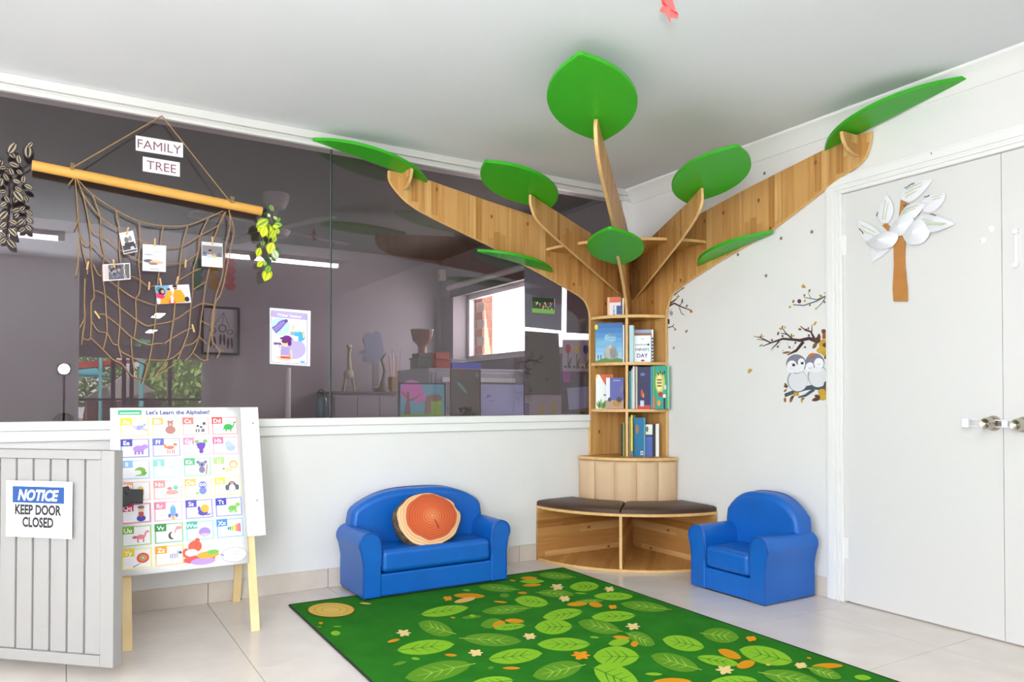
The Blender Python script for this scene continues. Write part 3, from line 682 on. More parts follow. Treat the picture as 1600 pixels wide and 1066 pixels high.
def rl(a,b,wd,kind,z=1,veins=True):
    """leaf print measured in the photo between the two end points, carried onto the floor"""
    A={'a':(440,870,3.2),'b':(840,870,2.857)}[z]
    pa=Vector((A[0]+a[0]/A[2],A[1]+a[1]/A[2])); pb=Vector((A[0]+b[0]/A[2],A[1]+b[1]/A[2])); wp=wd/A[2]
    colr={'B':(132,186,40),'M':(92,146,34),'O':(214,146,20),'C':(226,196,120),'P':(226,180,100)}[kind]
    vein={'B':(70,126,34),'M':(150,190,70),'O':(236,180,70),'C':(226,196,120),'P':(226,180,100)}[kind]
    d=pb-pa; q=Vector((-d.y,d.x)).normalized()*wp/2
    def fl_(p): g=onZ(p.x,p.y,RT); return (g.x,g.y)
    pts=[]
    for k in range(13): u=k/12; pts.append(fl_(pa+d*u+q*(4*u*(1-u))**.7))
    for k in range(11,0,-1): u=k/12; pts.append(fl_(pa+d*u-q*(4*u*(1-u))**.7))
    rp.poly(pts,colr)
    if veins and kind in 'BM' and d.length>40:
        def ln(p0,p1,w_):
            f0=Vector(fl_(p0)); f1=Vector(fl_(p1)); rp.line([tuple(f0),tuple(f1)],[w_,w_*.4],vein)
        ln(pa-d*.06,pa+d*.82,.008)
        for u in (.25,.42,.58):
            for sg in (1,-1): ln(pa+d*u,pa+d*(u+.16)+q*sg*.62,.006)
    rflush()
rgA=[((695,290),(935,255),50,'B'),((1235,258),(1000,275),45,'M'),((1335,235),(1165,215),55,'B'),((1180,165),(985,150),38,'M'),((1460,103),(1285,90),36,'M'),((1588,148),(1440,152),48,'B'),((1280,180),(1465,190),40,'M'),((1505,275),(1305,305),55,'B'),((1455,350),(1265,355),75,'B'),((860,385),(683,335),72,'M'),((995,345),(1105,325),48,'M'),((1115,320),(1215,325),22,'O'),((1055,348),(1120,332),36,'O'),((1220,345),(1060,360),32,'B'),((905,410),(1200,425),64,'M'),((1545,440),(1278,440),66,'B'),((575,470),(865,440),72,'B'),((1033,515),(1305,485),74,'B'),((950,540),(615,610),92,'M'),((1505,545),(1255,600),88,'M'),((1160,620),(940,645),60,'B'),((858,195),(1018,200),26,'O'),((862,230),(972,208),22,'P'),((1190,125),(1315,125),22,'B'),((1195,108),(1280,110),16,'O'),((1203,146),(1300,142),14,'O'),((245,385),(295,385),24,'B'),((528,430),(592,415),14,'O'),((815,492),(878,497),14,'O'),((555,545),(625,528),16,'M'),((648,510),(692,515),12,'B'),((1103,560),(1195,560),14,'O'),((1030,560),(1062,556),14,'M'),((1058,226),(1130,231),9,'O'),((905,168),(945,172),10,'B'),((185,333),(208,336),12,'O'),((1480,225),(1610,222),20,'M'),((1425,242),(1532,236),22,'O'),((1535,236),(1605,248),26,'O'),((900,308),(1000,300),18,'M'),((938,296),(970,300),14,'B'),((1180,182),(1228,184),11,'O'),((1090,195),(1140,197),20,'M'),((180,352),(200,354),4,'O'),((255,351),(300,352),5,'B'),((1540,405),(1588,408),8,'B'),((845,306),(870,308),8,'O'),((390,234),(450,238),8,'P'),((1140,120),(1170,122),8,'O')]
rgB=[((428,180),(250,178),36,'B'),((585,237),(370,212),45,'M'),((438,265),(240,272),48,'B'),((370,335),(180,295),60,'M'),((335,360),(415,368),17,'O'),((400,345),(524,395),56,'M'),((415,395),(450,390),25,'O'),((315,392),(412,378),32,'B'),((455,450),(248,448),92,'B'),((720,505),(505,445),72,'M'),((745,408),(557,372),66,'B'),((735,345),(900,365),66,'M'),((1140,472),(900,418),78,'B'),((710,452),(900,485),44,'B'),((805,420),(910,456),36,'O'),((888,494),(972,475),36,'O'),((1225,492),(1365,490),24,'O'),((1208,500),(1358,545),46,'M'),((1000,522),(1265,570),66,'M'),((985,560),(765,570),60,'B'),((510,565),(690,562),36,'O'),((250,500),(455,590),110,'B'),((480,527),(558,530),14,'B'),((1413,540),(1490,547),24,'B'),((232,362),(275,365),9,'B'),((1018,485),(1042,487),10,'P'),((1200,455),(1222,458),8,'O'),((165,165),(220,168),6,'B')]
for L_,z in ((rgA,'a'),(rgB,'b')):
    for a,b,wd,k in L_: rl(a,b,wd,k,z)
def maple(x,y,s,kind,z):
    A={'a':(440,870,3.2),'b':(840,870,2.857)}[z]; c=(226,150,28) if kind=='O' else (232,206,140)
    X0,Y0=A[0]+x/A[2],A[1]+y/A[2]
    for an in (0,50,105,180,235,300):
        e=(X0+s*math.cos(R(an)),Y0+s*.5*math.sin(R(an))); g0=onZ(X0,Y0,RT); g1=onZ(*e,RT)
        rp.lens((g0.x,g0.y),(g1.x,g1.y),.022,c)
    rflush()
for x,y,s,k,z in ((610,385,12,'C','a'),(970,485,12,'C','a'),(1240,402,11,'C','a'),(830,212,8,'O','a'),(1375,155,11,'C','a'),(1415,215,9,'C','a'),(1490,498,14,'O','a'),(425,315,12,'C','b'),(320,148,9,'C','b'),(953,370,9,'O','b'),(835,510,15,'C','b'),(1175,490,10,'C','b'),(195,445,15,'O','b'),(335,228,7,'O','b'),(120,190,9,'C','b'),(90,138,10,'C','b')): maple(x,y,s,k,z)
for sx,c in ((1.0,(176,70,34)),(.97,(214,176,84)),(.72,(196,156,66)),(.67,(218,182,92)),(.42,(196,156,66)),(.37,(220,186,98))):
    pts=[]
    for k in range(28):
        a=2*math.pi*k/28; g0=onZ(440+(248+118*sx*math.cos(a))/3.2, 870+(270+36*sx*math.sin(a))/3.2, RT); pts.append((g0.x,g0.y))
    rp.poly(pts,c)
rp.build('printed_log', rug, WOOL)
# ================================================================== EASEL WITH ALPHABET POSTER
EZ = empty('easel', (-2.87,-.3,0), 'wooden kids easel with white board on splayed legs, behind the grey gate', 'easel')
eS = Vector((0,.2973,1)).normalized()           # up the front slope
eN = Vector((0,-1,.2973)).normalized()          # out of the board
def ept(x, z, off=0.): return Vector((x,-.595+.2973*z,z))+eN*off
for x in (-2.625,-3.125):
    p0=ept(x,0,-.03); MB().obox(p0-Vector((.019,0,0)), (.038,0,0), eS*1.0, eN*.02).build('leg', EAS, EZ, bevel=.003)
for x in (-2.600,-3.10):
    a=Vector((x,-.028,0)); d=(Vector((x,-.285,.96))-a); q=Vector((0,d.z,-d.y)).normalized()
    MB().obox(a-Vector((.019,0,0)),(.038,0,0),d,-q*.018).build('leg', EAS, EZ, bevel=.003)
MB().obox(ept(-3.178,.395,0),(.62,0,0),eS*.605,-eN*.009).build('board', WHITEB, EZ, bevel=.002)
MB().obox(ept(-3.13,.33,-.012),(.52,0,0),eS*.045,-eN*.018).build('cross_bar', EAS, EZ, bevel=.002)
for x,z in ((-3.15,.9),(-2.585,.9),(-2.588,.55)):
    c=ept(x,z,.0005); MB().lathe([(0,.002),(.004,.0018),(.0055,0)],c,eN,10).build('screw', CHROME, EZ)
PO = empty('alphabet_poster', (-2.9,-.4,.6), "white alphabet poster headed Let's Learn the Alphabet! clipped onto the easel", 'poster')
def eon(x,y,o=.004): return on(x,y,ept(-2.9,.5,o),eN)
TLc,TRc,BLc,BRc = eon(180,641),eon(377,640),eon(196,909),eon(388,880)
px0=(eon(184,700).x); px1=(eon(382,760).x); pw=px1-px0; pz1=.975; 
# slightly bowed sheet, hanging below the board, lower left corner lifting
def psl(P): return (P-ept(0,0,.004)).dot(eS)
v1=psl(eon(280,637)); v0=psl(eon(388,880)); ph=v1-v0
m=MB(); nx,ny=6,12; vs=[]; fs=[]
def curl(u,v): return .0006
def PP(u,v): return ept(px0,0,.004)+Vector((pw*u,0,0))+eS*(v0+ph*v)+eN*curl(u,v)
for j in range(ny+1):
    for i in range(nx+1): vs.append(PP(i/nx,j/ny))
for j in range(ny):
    for i in range(nx): a=j*(nx+1)+i; fs.append((a,a+1,a+nx+2,a+nx+1))
m.add(vs,fs); me_=m.build('sheet', mat('poster_sheet','#f6f5f7',.22,coat=.5), PO, smooth=60)
sol=me_.modifiers.new('thickness','SOLIDIFY'); sol.thickness=.0006
class PPr(Pr):
    def pt(s,u,v): return PP(u,v)+eN*s.h
pr = PPr(PP(0,0),(1,0,0),eS,eN,base=.0008,step=.00025)
AS=pw/ph
pr.rect(.005,.955,.185,.985,(70,170,120)); pr.rect(.02,.962,.17,.970,(200,230,214))
def ptext(p,t,x,y,size,c,al='c',bold=False,wmax=None,shear=0):
    """text sized in sheet-height fractions"""
    vs_,fs_,x0,x1,y0,y1=glyphs(t,bold,shear); k=size; kx=k/AS
    if wmax and (x1-x0)*kx>wmax: kx=wmax/(x1-x0)
    ox={'c':-(x0+x1)/2,'l':-x0}[al]; P=[p.pt(x+(a+ox)*kx,y+b*k) for a,b in vs_]
    F=[]
    for f in fs_:
        nn=(P[f[1]]-P[f[0]]).cross(P[f[2]]-P[f[0]]); F.append(f if nn.dot(p.N)>=0 else tuple(reversed(f)))
    p.mb.add(P,F,c); p.h+=p.st
ptext(pr,"Let's Learn the Alphabet!",.22,.956,.036,(58,66,140),'l',True,wmax=.74)
pr.build('heading', PO, GLOSSP)
cards=[('Aa',(238,214,50)),('Bb',(240,180,110)),('Cc',(232,120,110)),('Dd',(226,86,84)),('Ee',(74,70,160)),('Ff',(110,110,186)),('Gg',(236,140,176)),('Hh',(232,110,150)),('Ii',(150,190,226)),('Jj',(150,214,206)),('Kk',(96,180,130)),('Ll',(176,220,130)),('Mm',(244,170,140)),('Nn',(244,160,160)),('Oo',(246,190,110)),('Pp',(246,220,90)),('Qq',(206,36,100)),('Rr',(232,140,166)),('Ss',(92,84,180)),('Tt',(70,74,178)),('Uu',(124,176,44)),('Vv',(60,150,76)),('Ww',(80,176,160)),('Xx',(70,140,210)),('Yy',(240,206,30)),('Zz',(242,166,40))]
def pic(p,L,x,y,s):
    E=lambda dx,dy,rx,ry,c,rot=0:p.ell(x+dx*s,y+dy*s*AS*1.0,rx*s,ry*s*AS,c,0,12)
    Ln=lambda pts,c:p.poly([(x+a*s,y+b*s*AS) for a,b in pts],c)
    def legs(xs,c,h=.35,w_=.07):
        for q in xs: Ln([(q-w_,-.75),(q+w_,-.75),(q+w_,-.75+h),(q-w_,-.75+h)],c)
    if L=='A': E(0,0,.5,.3,(140,160,220)); Ln([(-.9,.4),(-.2,.1),(-.1,-.1),(-.7,.1)],(236,160,180)); Ln([(.1,0),(.95,-.2),(.9,-.45),(.2,-.3)],(240,170,180)); Ln([(.1,.2),(.8,.6),(.7,.2)],(150,160,220))
    elif L=='B': E(0,-.35,.62,.55,(176,124,114)); E(0,.45,.34,.4,(176,124,114)); E(-.25,.8,.12,.12,(160,104,96)); E(.25,.8,.12,.12,(160,104,96)); E(0,.35,.16,.14,(220,180,170))
    elif L=='C': E(-.1,.05,.55,.35,(240,240,240)); E(-.3,.1,.16,.16,(60,56,60)); E(.1,-.05,.16,.14,(60,56,60)); E(.5,.4,.2,.22,(70,64,66)); E(.68,.3,.16,.12,(240,170,180)); legs((-.5,-.2,.2,.4),(80,76,80),.45)
    elif L=='D': E(-.1,-.1,.6,.42,(64,170,84)); Ln([(.3,-.2),(.6,-.1),(.75,.5),(.6,.5),(.5,.15)],(64,170,84)); E(.74,.52,.18,.13,(64,170,84)); Ln([(-.6,-.2),(-1,-.5),(-.4,-.4)],(64,170,84)); legs((-.4,.2),(50,150,70)); 
    elif L=='E': E(-.1,0,.68,.45,(176,140,208)); E(.55,.25,.38,.32,(176,140,208)); legs((-.5,-.1,.3),(160,124,196),.5,.12)
    elif L=='F': E(-.1,.05,.5,.24,(236,126,100)); E(.5,.42,.24,.2,(236,126,100)); E(-.65,.3,.16,.34,(236,126,100)); E(-.6,.5,.1,.14,(255,240,230)); legs((-.4,-.15,.15,.35),(226,110,90),.5,.05)
    elif L=='G':
        for a,b in ((-.3,.3),(0,.35),(.3,.3),(-.2,0),(.2,0),(0,-.3),(0,-.6)): E(a,b,.26,.28,(112,76,180))
        E(-.5,.7,.3,.24,(130,180,100)); E(.5,.75,.3,.24,(130,180,100))
    elif L=='H': E(.1,-.2,.6,.5,(170,190,234)); E(-.2,.3,.45,.4,(176,194,236)); E(-.1,.75,.14,.1,(240,190,200))
    elif L=='I': E(0,-.1,.62,.48,(130,186,80)); E(-.3,-.3,.45,.3,(245,247,245)); E(.45,-.4,.3,.2,(120,176,76)); Ln([(-.6,-.7),(.5,-.75),(.6,-.55),(-.4,-.6)],(140,190,90))
    elif L=='J': E(0,.2,.4,.3,(206,240,240)); E(.2,-.3,.2,.4,(216,244,244))
    elif L=='K': E(0,-.3,.38,.45,(130,128,160)); E(0,.4,.42,.34,(140,138,170)); E(-.45,.7,.22,.22,(130,128,160)); E(.45,.7,.22,.22,(130,128,160)); E(0,.35,.1,.16,(50,46,60)); Ln([(.4,-.9),(.6,.4),(.7,.4),(.55,-.9)],(150,110,100))
    elif L=='L': E(.3,.25,.55,.55,(226,170,130)); E(.3,.2,.38,.38,(250,214,180)); E(-.4,-.4,.5,.3,(246,206,160)); legs((-.5,.1),(246,206,160),.3); E(-.95,-.3,.12,.1,(110,90,90))
    elif L=='M': E(0,0,.4,.7,(248,196,130))
    elif L=='N': E(0,-.3,.75,.3,(236,170,160)); E(-.3,.2,.3,.2,(240,140,140)); E(.4,.3,.3,.3,(130,210,180))
    elif L=='O': E(0,-.3,.45,.5,(130,140,210)); E(0,.45,.5,.45,(110,124,200)); E(-.2,.45,.2,.2,(250,250,255)); E(.2,.45,.2,.2,(250,250,255)); E(-.18,.45,.08,.08,(40,40,70)); E(.18,.45,.08,.08,(40,40,70)); E(-.65,-.6,.22,.18,(150,210,90))
    elif L=='P': E(0,0,.55,.75,(96,94,104)); E(0,-.2,.4,.52,(236,232,244)); E(-.65,-.1,.2,.4,(96,94,104)); E(.65,-.1,.2,.4,(96,94,104)); E(0,.45,.25,.14,(240,150,130))
    elif L=='Q': E(0,-.55,.5,.4,(50,66,170)); E(0,0,.3,.4,(190,70,66)); E(0,.55,.34,.34,(240,196,176)); E(0,.8,.38,.2,(130,110,110))
    elif L=='R': E(0,.1,.34,.75,(130,170,226)); E(0,.25,.18,.18,(90,190,230)); E(-.4,-.5,.18,.26,(110,110,190)); E(.4,-.5,.18,.26,(110,110,190)); E(0,-.8,.18,.22,(250,180,90)); E(0,.75,.14,.2,(190,190,216))
    elif L=='S': E(-.1,-.4,.6,.4,(100,84,180)); E(.15,.1,.5,.52,(246,180,70)); E(-.55,.1,.18,.34,(100,84,180)); Ln([(0,-.75),(.95,-.5),(.6,-.8)],(110,96,190))
    elif L=='T': E(-.1,-.1,.55,.36,(124,184,96)); E(.55,.3,.34,.28,(150,204,110)); E(-.3,-.5,.26,.18,(150,204,110)); E(.3,-.5,.2,.26,(150,204,110)); E(.62,.35,.06,.06,(40,40,50))
    elif L=='U': E(-.1,-.1,.5,.28,(232,130,140)); Ln([(.2,-.1),(.45,.0),(.65,.6),(.4,.5)],(232,130,140)); E(.65,.5,.22,.16,(236,150,150)); E(-.75,-.1,.26,.16,(206,90,110)); legs((-.4,.2),(214,110,124),.5)
    elif L=='V': E(-.2,-.25,.42,.48,(70,66,70)); E(0,-.2,.36,.44,(236,232,230)); Ln([(0,.1),(.2,.05),(.5,.7),(.3,.75)],(240,160,160)); E(.6,.65,.36,.22,(240,150,150))
    elif L=='W': E(0,-.15,.72,.6,(170,140,206)); E(0,-.5,.6,.2,(206,186,230))
    elif L=='X':
        for k,c in enumerate(((60,90,190),(60,170,90),(150,200,60),(240,210,50),(244,150,50),(236,80,80),(230,70,130))): Ln([(-.8+.23*k,-.15-.06*k),(-.62+.23*k,-.15-.06*k),(-.62+.23*k,.2+.07*k),(-.8+.23*k,.2+.07*k)],c)
    elif L=='Y': E(.1,.1,.7,.62,(226,84,60)); E(.1,.1,.42,.38,(240,150,60)); E(.1,.1,.27,.25,(70,170,190)); E(.1,.1,.14,.13,(246,220,60)); Ln([(-1,-.85),(-.2,-.5),(-.2,-.56),(-.95,-.95)],(120,100,100))
    elif L=='Z': E(-.1,-.05,.5,.34,(226,224,240)); E(.5,.4,.3,.22,(200,196,226)); E(.68,.3,.2,.16,(90,84,110)); legs((-.4,-.2,.15,.3),(214,210,232),.45,.05)
    if L=='Z':
        for k in range(5): Ln([(-.5+.2*k,-.3),(-.44+.2*k,-.3),(-.38+.2*k,.25),(-.44+.2*k,.25)],(100,90,160))
for i,(t,c) in enumerate(cards):
    r_,q=divmod(i,4); x0=.02+.243*q; y1=.935-.1305*r_; cw,ch=.22,.115
    p=PPr(PP(0,0),(1,0,0),eS,eN,base=.0008,step=.00025)
    lt=tuple(int(v*.55+255*.45) for v in c)
    def rr(xa,ya,xb,yb,cc): p.rect(xa,ya,xb,yb,cc)
    rr(x0,y1-ch,x0+cw,y1,lt); rr(x0+.012,y1-ch+.007,x0+cw-.012,y1-.007,(247,246,249)); rr(x0,y1-.045,x0+.09,y1,c)
    ptext(p,t,x0+.045,y1-.037,.036,(255,255,255),'c',True)
    pic(p,t[0],x0+.145,y1-.062,.068)
    for k in range(3): rr(x0+.02,y1-.062-.015*k,x0+.075,y1-.0605-.015*k,(225,222,230))
    lab(p.build('letter_card', PO, GLOSSP), 'printed card for the letter '+t[0])
p=PPr(PP(0,0),(1,0,0),eS,eN,base=.0008,step=.00025)
x,y=.60,.075
def E(dx,dy,rx,ry,c): p.ell(x+dx,y+dy*AS,rx,ry*AS,c,0,14)
E(0,-.03,.13,.035,(226,90,90)); E(.03,-.05,.1,.03,(190,150,220)); E(.07,.0,.09,.03,(240,170,60)); E(.11,.02,.05,.02,(120,190,90)); E(-.03,.08,.055,.05,(226,96,72)); E(-.1,.03,.03,.04,(226,96,72)); E(-.06,.03,.05,.03,(255,240,235)); E(-.01,.13,.02,.02,(226,96,72))
p.ell(.88,.06,.107,.046,(130,124,170),0,20); p.ell(.88,.06,.103,.0435,(250,249,252),0,20); p.poly([(.755,.075),(.80,.065),(.795,.055)],(130,124,170))
for k,t in enumerate(("Let's sing",'the alphabet','song!')): ptext(p,t,.88,.073-.018*k,.014,(120,116,150),'c')
p.build('singing_fox_picture', PO, GLOSSP)
cl = empty('bulldog_clip', tuple(eon(200,777,.01)), 'black clip holding the alphabet poster to the easel edge', 'clip')
a=eon(187,763,.012); b=eon(199,792,.012); c_=eon(224,787,.012)
MB().prism([eon(x,y,.010) for x,y in ((187,763),(200,761),(203,766),(223,766),(223,787),(203,787),(199,792),(187,794))], eN*.02).build('jaw', BLACKP, cl, bevel=.002)
MB().obox(eon(196,772,.03),(.01,0,0),eS*.012,eN*.012).build('lever', BLACKP, cl, bevel=.001)
# ================================================================== GATE
GTR = Vector((-3.197,-.937,.05)); GD = Vector((-.728,.686,0)).normalized(); GNn = Vector((-GD.y,GD.x,0)); 
if GNn.dot(CAM-GTR)<0: GNn=-GNn
gt = empty('gate', (-3.5,-.65,0), 'light grey plastic gate of grooved vertical planks with a notice on it', 'gate')
GL, GH, GT = 1.0, .777, .045
up=Vector((0,0,1))
for u0 in (0,GL-.055): MB().obox(GTR+GD*u0,GD*.055,up*GH,-GNn*GT).build('stile', GATE, gt, bevel=.003)
for z0 in (0,GH-.033): MB().obox(GTR+GD*.055+up*z0,GD*(GL-.11),up*(.04 if z0==0 else .033),-GNn*GT).build('rail', GATE, gt, bevel=.003)
pwid=(GL-.11)/12
pm=None
for k in range(12):
    MB().obox(GTR+GD*(.055+pwid*k+.004)+up*.04-GNn*.008,GD*(pwid-.008),up*(GH-.073),-GNn*.02).build('plank', GATE, gt, bevel=.004)
MB().obox(GTR+GD*.055+up*.04-GNn*.018,GD*(GL-.11),up*(GH-.073),-GNn*.008).build('backing', GATE, gt)
MB().obox(GTR+GD*(GL+.01)-up*.05,GD*.06,up*.9,-GNn*.06).build('gate_post', GATE, gt, bevel=.004)
for z in (.15,.6): MB().obox(GTR+GD*(GL-.01)+up*z-GNn*.01,GD*.03,up*.06,-GNn*.02).build('hinge', CHROME, gt)
no = empty('door_notice', tuple(GTR+GD*.35+up*.5), 'white notice reading NOTICE KEEP DOOR CLOSED on the grey gate', 'sign')
def gon(x,y): return on(x,y,GTR+GNn*.001,GNn)
A=gon(9.5,838); Bq=gon(113,836); Cq=gon(8,750.5); 
nw=(Bq-A).dot(-GD); nh=Cq.z-A.z
MB().obox(A+GNn*.0005,-GD*nw,up*nh,GNn*.0008).build('sheet', PAPER, no)
p=Pr(A+GNn*.0013,-GD,up,GNn,base=.0003)
p.rect(nw*.09,nh*.14,nw*.91,nh*.93,(200,196,210)); p.rect(nw*.095,nh*.145,nw*.905,nh*.925,(246,245,249)); p.rect(nw*.10,nh*.61,nw*.88,nh*.90,(6,70,140))
p.text('NOTICE',nw*.49,nh*.66,nh*.26,(250,250,250),bold=.035,shear=.25,wmax=nw*.62)
for t,y_ in (('KEEP DOOR',.41),('CLOSED',.19)):
    p.text(t,nw*.49,nh*y_,nh*.235,(24,24,28),bold=.045,wmax=nw*(.70 if 'K' in t else .47))
p.build('notice_print', no)
# ================================================================== FAMILY TREE POLE, NET, PHOTOS
YN = -.035
def yn(x,y,v=YN): return onY(x,y,v)
po = empty('cardboard_pole', tuple(yn(230,294,-.06)), 'long tan cardboard pole hanging level across the dark glass', 'pole')
a=yn(50,258,-.06); b=yn(408,330,-.06); d=(b-a).normalized()
m=MB(); m.tube([a,b],.0225,20); m.build('tube', CARD, po, smooth=50)
MB().lathe([(.0228,0),(.0228,.004),(.017,.0042),(.017,-.03),(0,-.03)],b-d*.001,d,20).build('tube_end', CARD, po, smooth=50)
hg = empty('hanging_string', tuple(yn(253,181,-.03)), 'jute string tied to both pole ends and looped over the track', 'string')
top=yn(253,181,-.033); l1=yn(113,262,-.085); r1=yn(361,317,-.085)
MB().tube([l1,top],.0028,5).build('left_string', ROPE, hg); MB().tube([top,r1],.0028,5).build('right_string', ROPE, hg)
for q,(X_,Y_) in enumerate(((113,266),(362,318))):
    c=yn(X_,Y_-3,-.06); q1=d.orthogonal().normalized(); q2=d.cross(q1); 
    for dx in (-.006,.0,.006): MB().tube([c+d*dx+(q1*math.cos(2*math.pi*k/14)+q2*math.sin(2*math.pi*k/14))*.0245 for k in range(15)],.0022,5,caps=False).build('knot', ROPE, hg)
nf = empty('rope_net', tuple(yn(240,400)), 'knotted jute rope net hanging under the cardboard pole on the glass', 'net')
def z1(P): return [(100+x/5.61,270+y/5.61) for x,y in P]
def z2(P): return [(100+x/5.61,430+y/5.61) for x,y in P]
strands=[z1([(98,30),(110,200),(125,400),(140,520),(165,680),(205,830),(205,890)]), z1([(110,50),(170,200),(215,420),(235,600),(240,800),(258,960)])+z2([(265,200),(240,240),(240,400),(235,540)]),
 z1([(115,55),(185,215),(310,380)]), z1([(115,55),(250,190),(455,325),(660,425),(870,465),(1085,460),(1270,390),(1395,335)]),
 z1([(250,190),(320,390),(320,550),(355,730),(335,860),(360,1060)])+z2([(370,340),(378,500),(345,650)]),
 z1([(310,380),(480,500),(665,590),(850,640),(1040,640),(1195,550),(1360,455),(1420,340)]),
 z1([(455,325),(490,500),(485,670),(495,800)])+z2([(475,100),(490,280),(490,450),(478,610),(505,720)]),
 z1([(660,425),(670,600),(655,770),(670,930),(660,1060)])+z2([(630,210),(635,390),(615,545),(590,560),(600,720)]),
 z1([(870,465),(850,630)]), z1([(835,870),(820,1000)])+z2([(810,260),(800,420),(775,600),(740,790),(700,930)]),
 z1([(1085,460),(1040,640),(1020,800),(1005,960)])+z2([(975,250),(960,400),(935,560),(915,720),(800,885)]),
 z1([(1270,390),(1195,550),(1180,700),(1135,850),(1130,1040)])+z2([(1110,300),(1095,480),(1045,625),(1000,740)]),
 z1([(1410,345),(1360,455),(1310,600)]), z1([(1275,840),(1240,1000)])+z2([(1225,230),(1200,400),(1185,540),(1130,680),(1060,750)]),
 z1([(1448,325),(1455,470),(1420,640),(1390,900),(1340,1060)])+z2([(1300,360),(1300,430),(1275,580),(1255,740)]),
 z1([(1445,330),(1490,500),(1470,620),(1430,830),(1380,1050)])+z2([(1330,240),(1310,420),(1300,575),(1365,660),(1345,725)]),
 z1([(215,420),(265,520),(375,570),(500,680),(655,770),(690,790)]), z1([(235,600),(350,735),(420,800)]), z1([(580,900),(665,940),(745,1000),(800,985)]),
 z1([(900,800),(1020,795),(1065,790),(1180,700)]), z1([(1000,950),(1130,870),(1200,840)]), z1([(258,800),(300,890),(340,900)]),
 z1([(400,950),(480,1005),(560,1065)])+z2([(640,210),(800,265)]), z2([(265,130),(355,170),(480,270),(635,390),(730,445),(800,432),(960,400),(1110,300),(1225,240)]),
 z2([(300,345),(365,350),(490,450),(600,548),(740,610),(810,600),(880,598),(935,560),(1100,470),(1140,475)]), z2([(240,400),(300,490),(378,510),(430,600),(478,612)]), z2([(235,550),(345,655),(430,740),(510,780),(600,885),(690,910)]),
 z2([(478,612),(505,670),(600,720),(735,785)]), z2([(860,600),(880,598)]), z2([(740,742),(915,742),(1020,670),(1050,625),(1130,600),(1185,540)]), z2([(800,885),(990,770)]), z2([(1225,245),(1330,265)]), z2([(1200,400),(1275,435),(1310,430)]), z2([(1185,540),(1250,600)]), z2([(1130,680),(1215,745),(1270,740)]), z2([(1130,130),(1240,60)]),
 z1([(140,520),(120,700),(125,790),(105,900)]), z1([(125,400),(90,500)]), z1([(150,570),(200,630),(235,610)]), z1([(100,30),(40,105)]), z2([(185,30),(180,240),(185,400),(165,540),(215,570),(235,545)]), z2([(185,380),(140,460)]), z2([(165,540),(155,610)]), z2([(1365,660),(1405,662)]), z2([(735,785),(690,950)]), z2([(600,720),(620,850)])]
for i_,s_ in enumerate(strands):
    rn=random.Random(i_); P=[]
    for k,(x,y) in enumerate(s_): P.append(yn(x,y,YN-.012*rn.random()-(.02 if k in(0,) else 0)))
    SP=[Vector(q) for q in smooth_path(P,3)]
    MB().tube(SP,.0027,5).build('strand', ROPE, nf)
def photo(pts, label, draw, y=-.055, tilt=.004):
    TL,TR,BR,BL=[yn(px,py,y) for px,py in pts]; U=(BR-BL); W=U.length; U.normalize(); V=(TL-BL); Hh=V.length; V.normalize(); nn=U.cross(V).normalized()
    if nn.y>0: nn=-nn
    e=empty('photo_print', tuple(BL), label, 'photo', 'family photos pegged on the rope net')
    MB().obox(BL,U*W,V*Hh,-nn*.0008).build('paper', PAPER, e)
    p=Pr(BL,U,V,nn,base=.0004); draw(p,W,Hh); p.build('picture', e, GLOSSP); return e
def d1(p,w,h):
    p.rect(.03*w,.03*h,.97*w,.97*h,(236,236,238)); p.rect(.03*w,.03*h,.97*w,.4*h,(70,66,68)); p.ell(w*.4,h*.62,w*.16,h*.15,(110,106,106)); p.ell(w*.68,h*.66,w*.13,h*.13,(140,136,136)); p.rect(.2*w,.25*h,.9*w,.5*h,(60,54,56)); p.rect(0.03*w,.13*h,.97*w,.16*h,(226,226,226)); p.ell(w*.7,h*.22,w*.14,h*.07,(190,186,190)); p.rect(.1*w,.05*h,.9*w,.11*h,(88,84,88))
photo([(186,364.5),(206.5,361.5),(215,393),(193.5,397.5)],'tilted black and white photo, topmost on the rope net',d1)
def d2(p,w,h):
    p.rect(.03*w,.05*h,.97*w,.95*h,(96,88,88)); p.rect(.03*w,.05*h,.2*w,.95*h,(196,180,180)); p.rect(.77*w,.05*h,.8*w,.95*h,(236,232,236))
    rn=random.Random(4)
    for k in range(22): p.ell(w*rn.uniform(.2,.93),h*rn.uniform(.15,.85),w*.05,h*.1,rn.choice([(50,44,48),(210,204,206),(150,140,142),(90,100,140),(60,54,56)]))
photo([(160.5,413.5),(202,411.5),(204,436.5),(161.5,439.5)],'landscape photo of a crowd in grey tones on the rope net, left',d2)
def d3(p,w,h):
    p.rect(.03*w,.03*h,.97*w,.97*h,(240,242,245)); p.ell(w*.25,h*.62,w*.2,h*.04,(170,175,182)); p.ell(w*.65,h*.74,w*.25,h*.07,(196,200,220)); p.ell(w*.25,h*.38,w*.22,h*.07,(90,98,108)); p.ell(w*.6,h*.34,w*.3,h*.08,(206,176,150)); p.ell(w*.45,h*.28,w*.2,h*.05,(150,110,90)); p.rect(.3*w,.06*h,.7*w,.1*h,(160,166,176))
photo([(223,381.5),(259,382.5),(259,425),(222.5,423)],'square pale photo with white margin, middle of the rope net',d3)
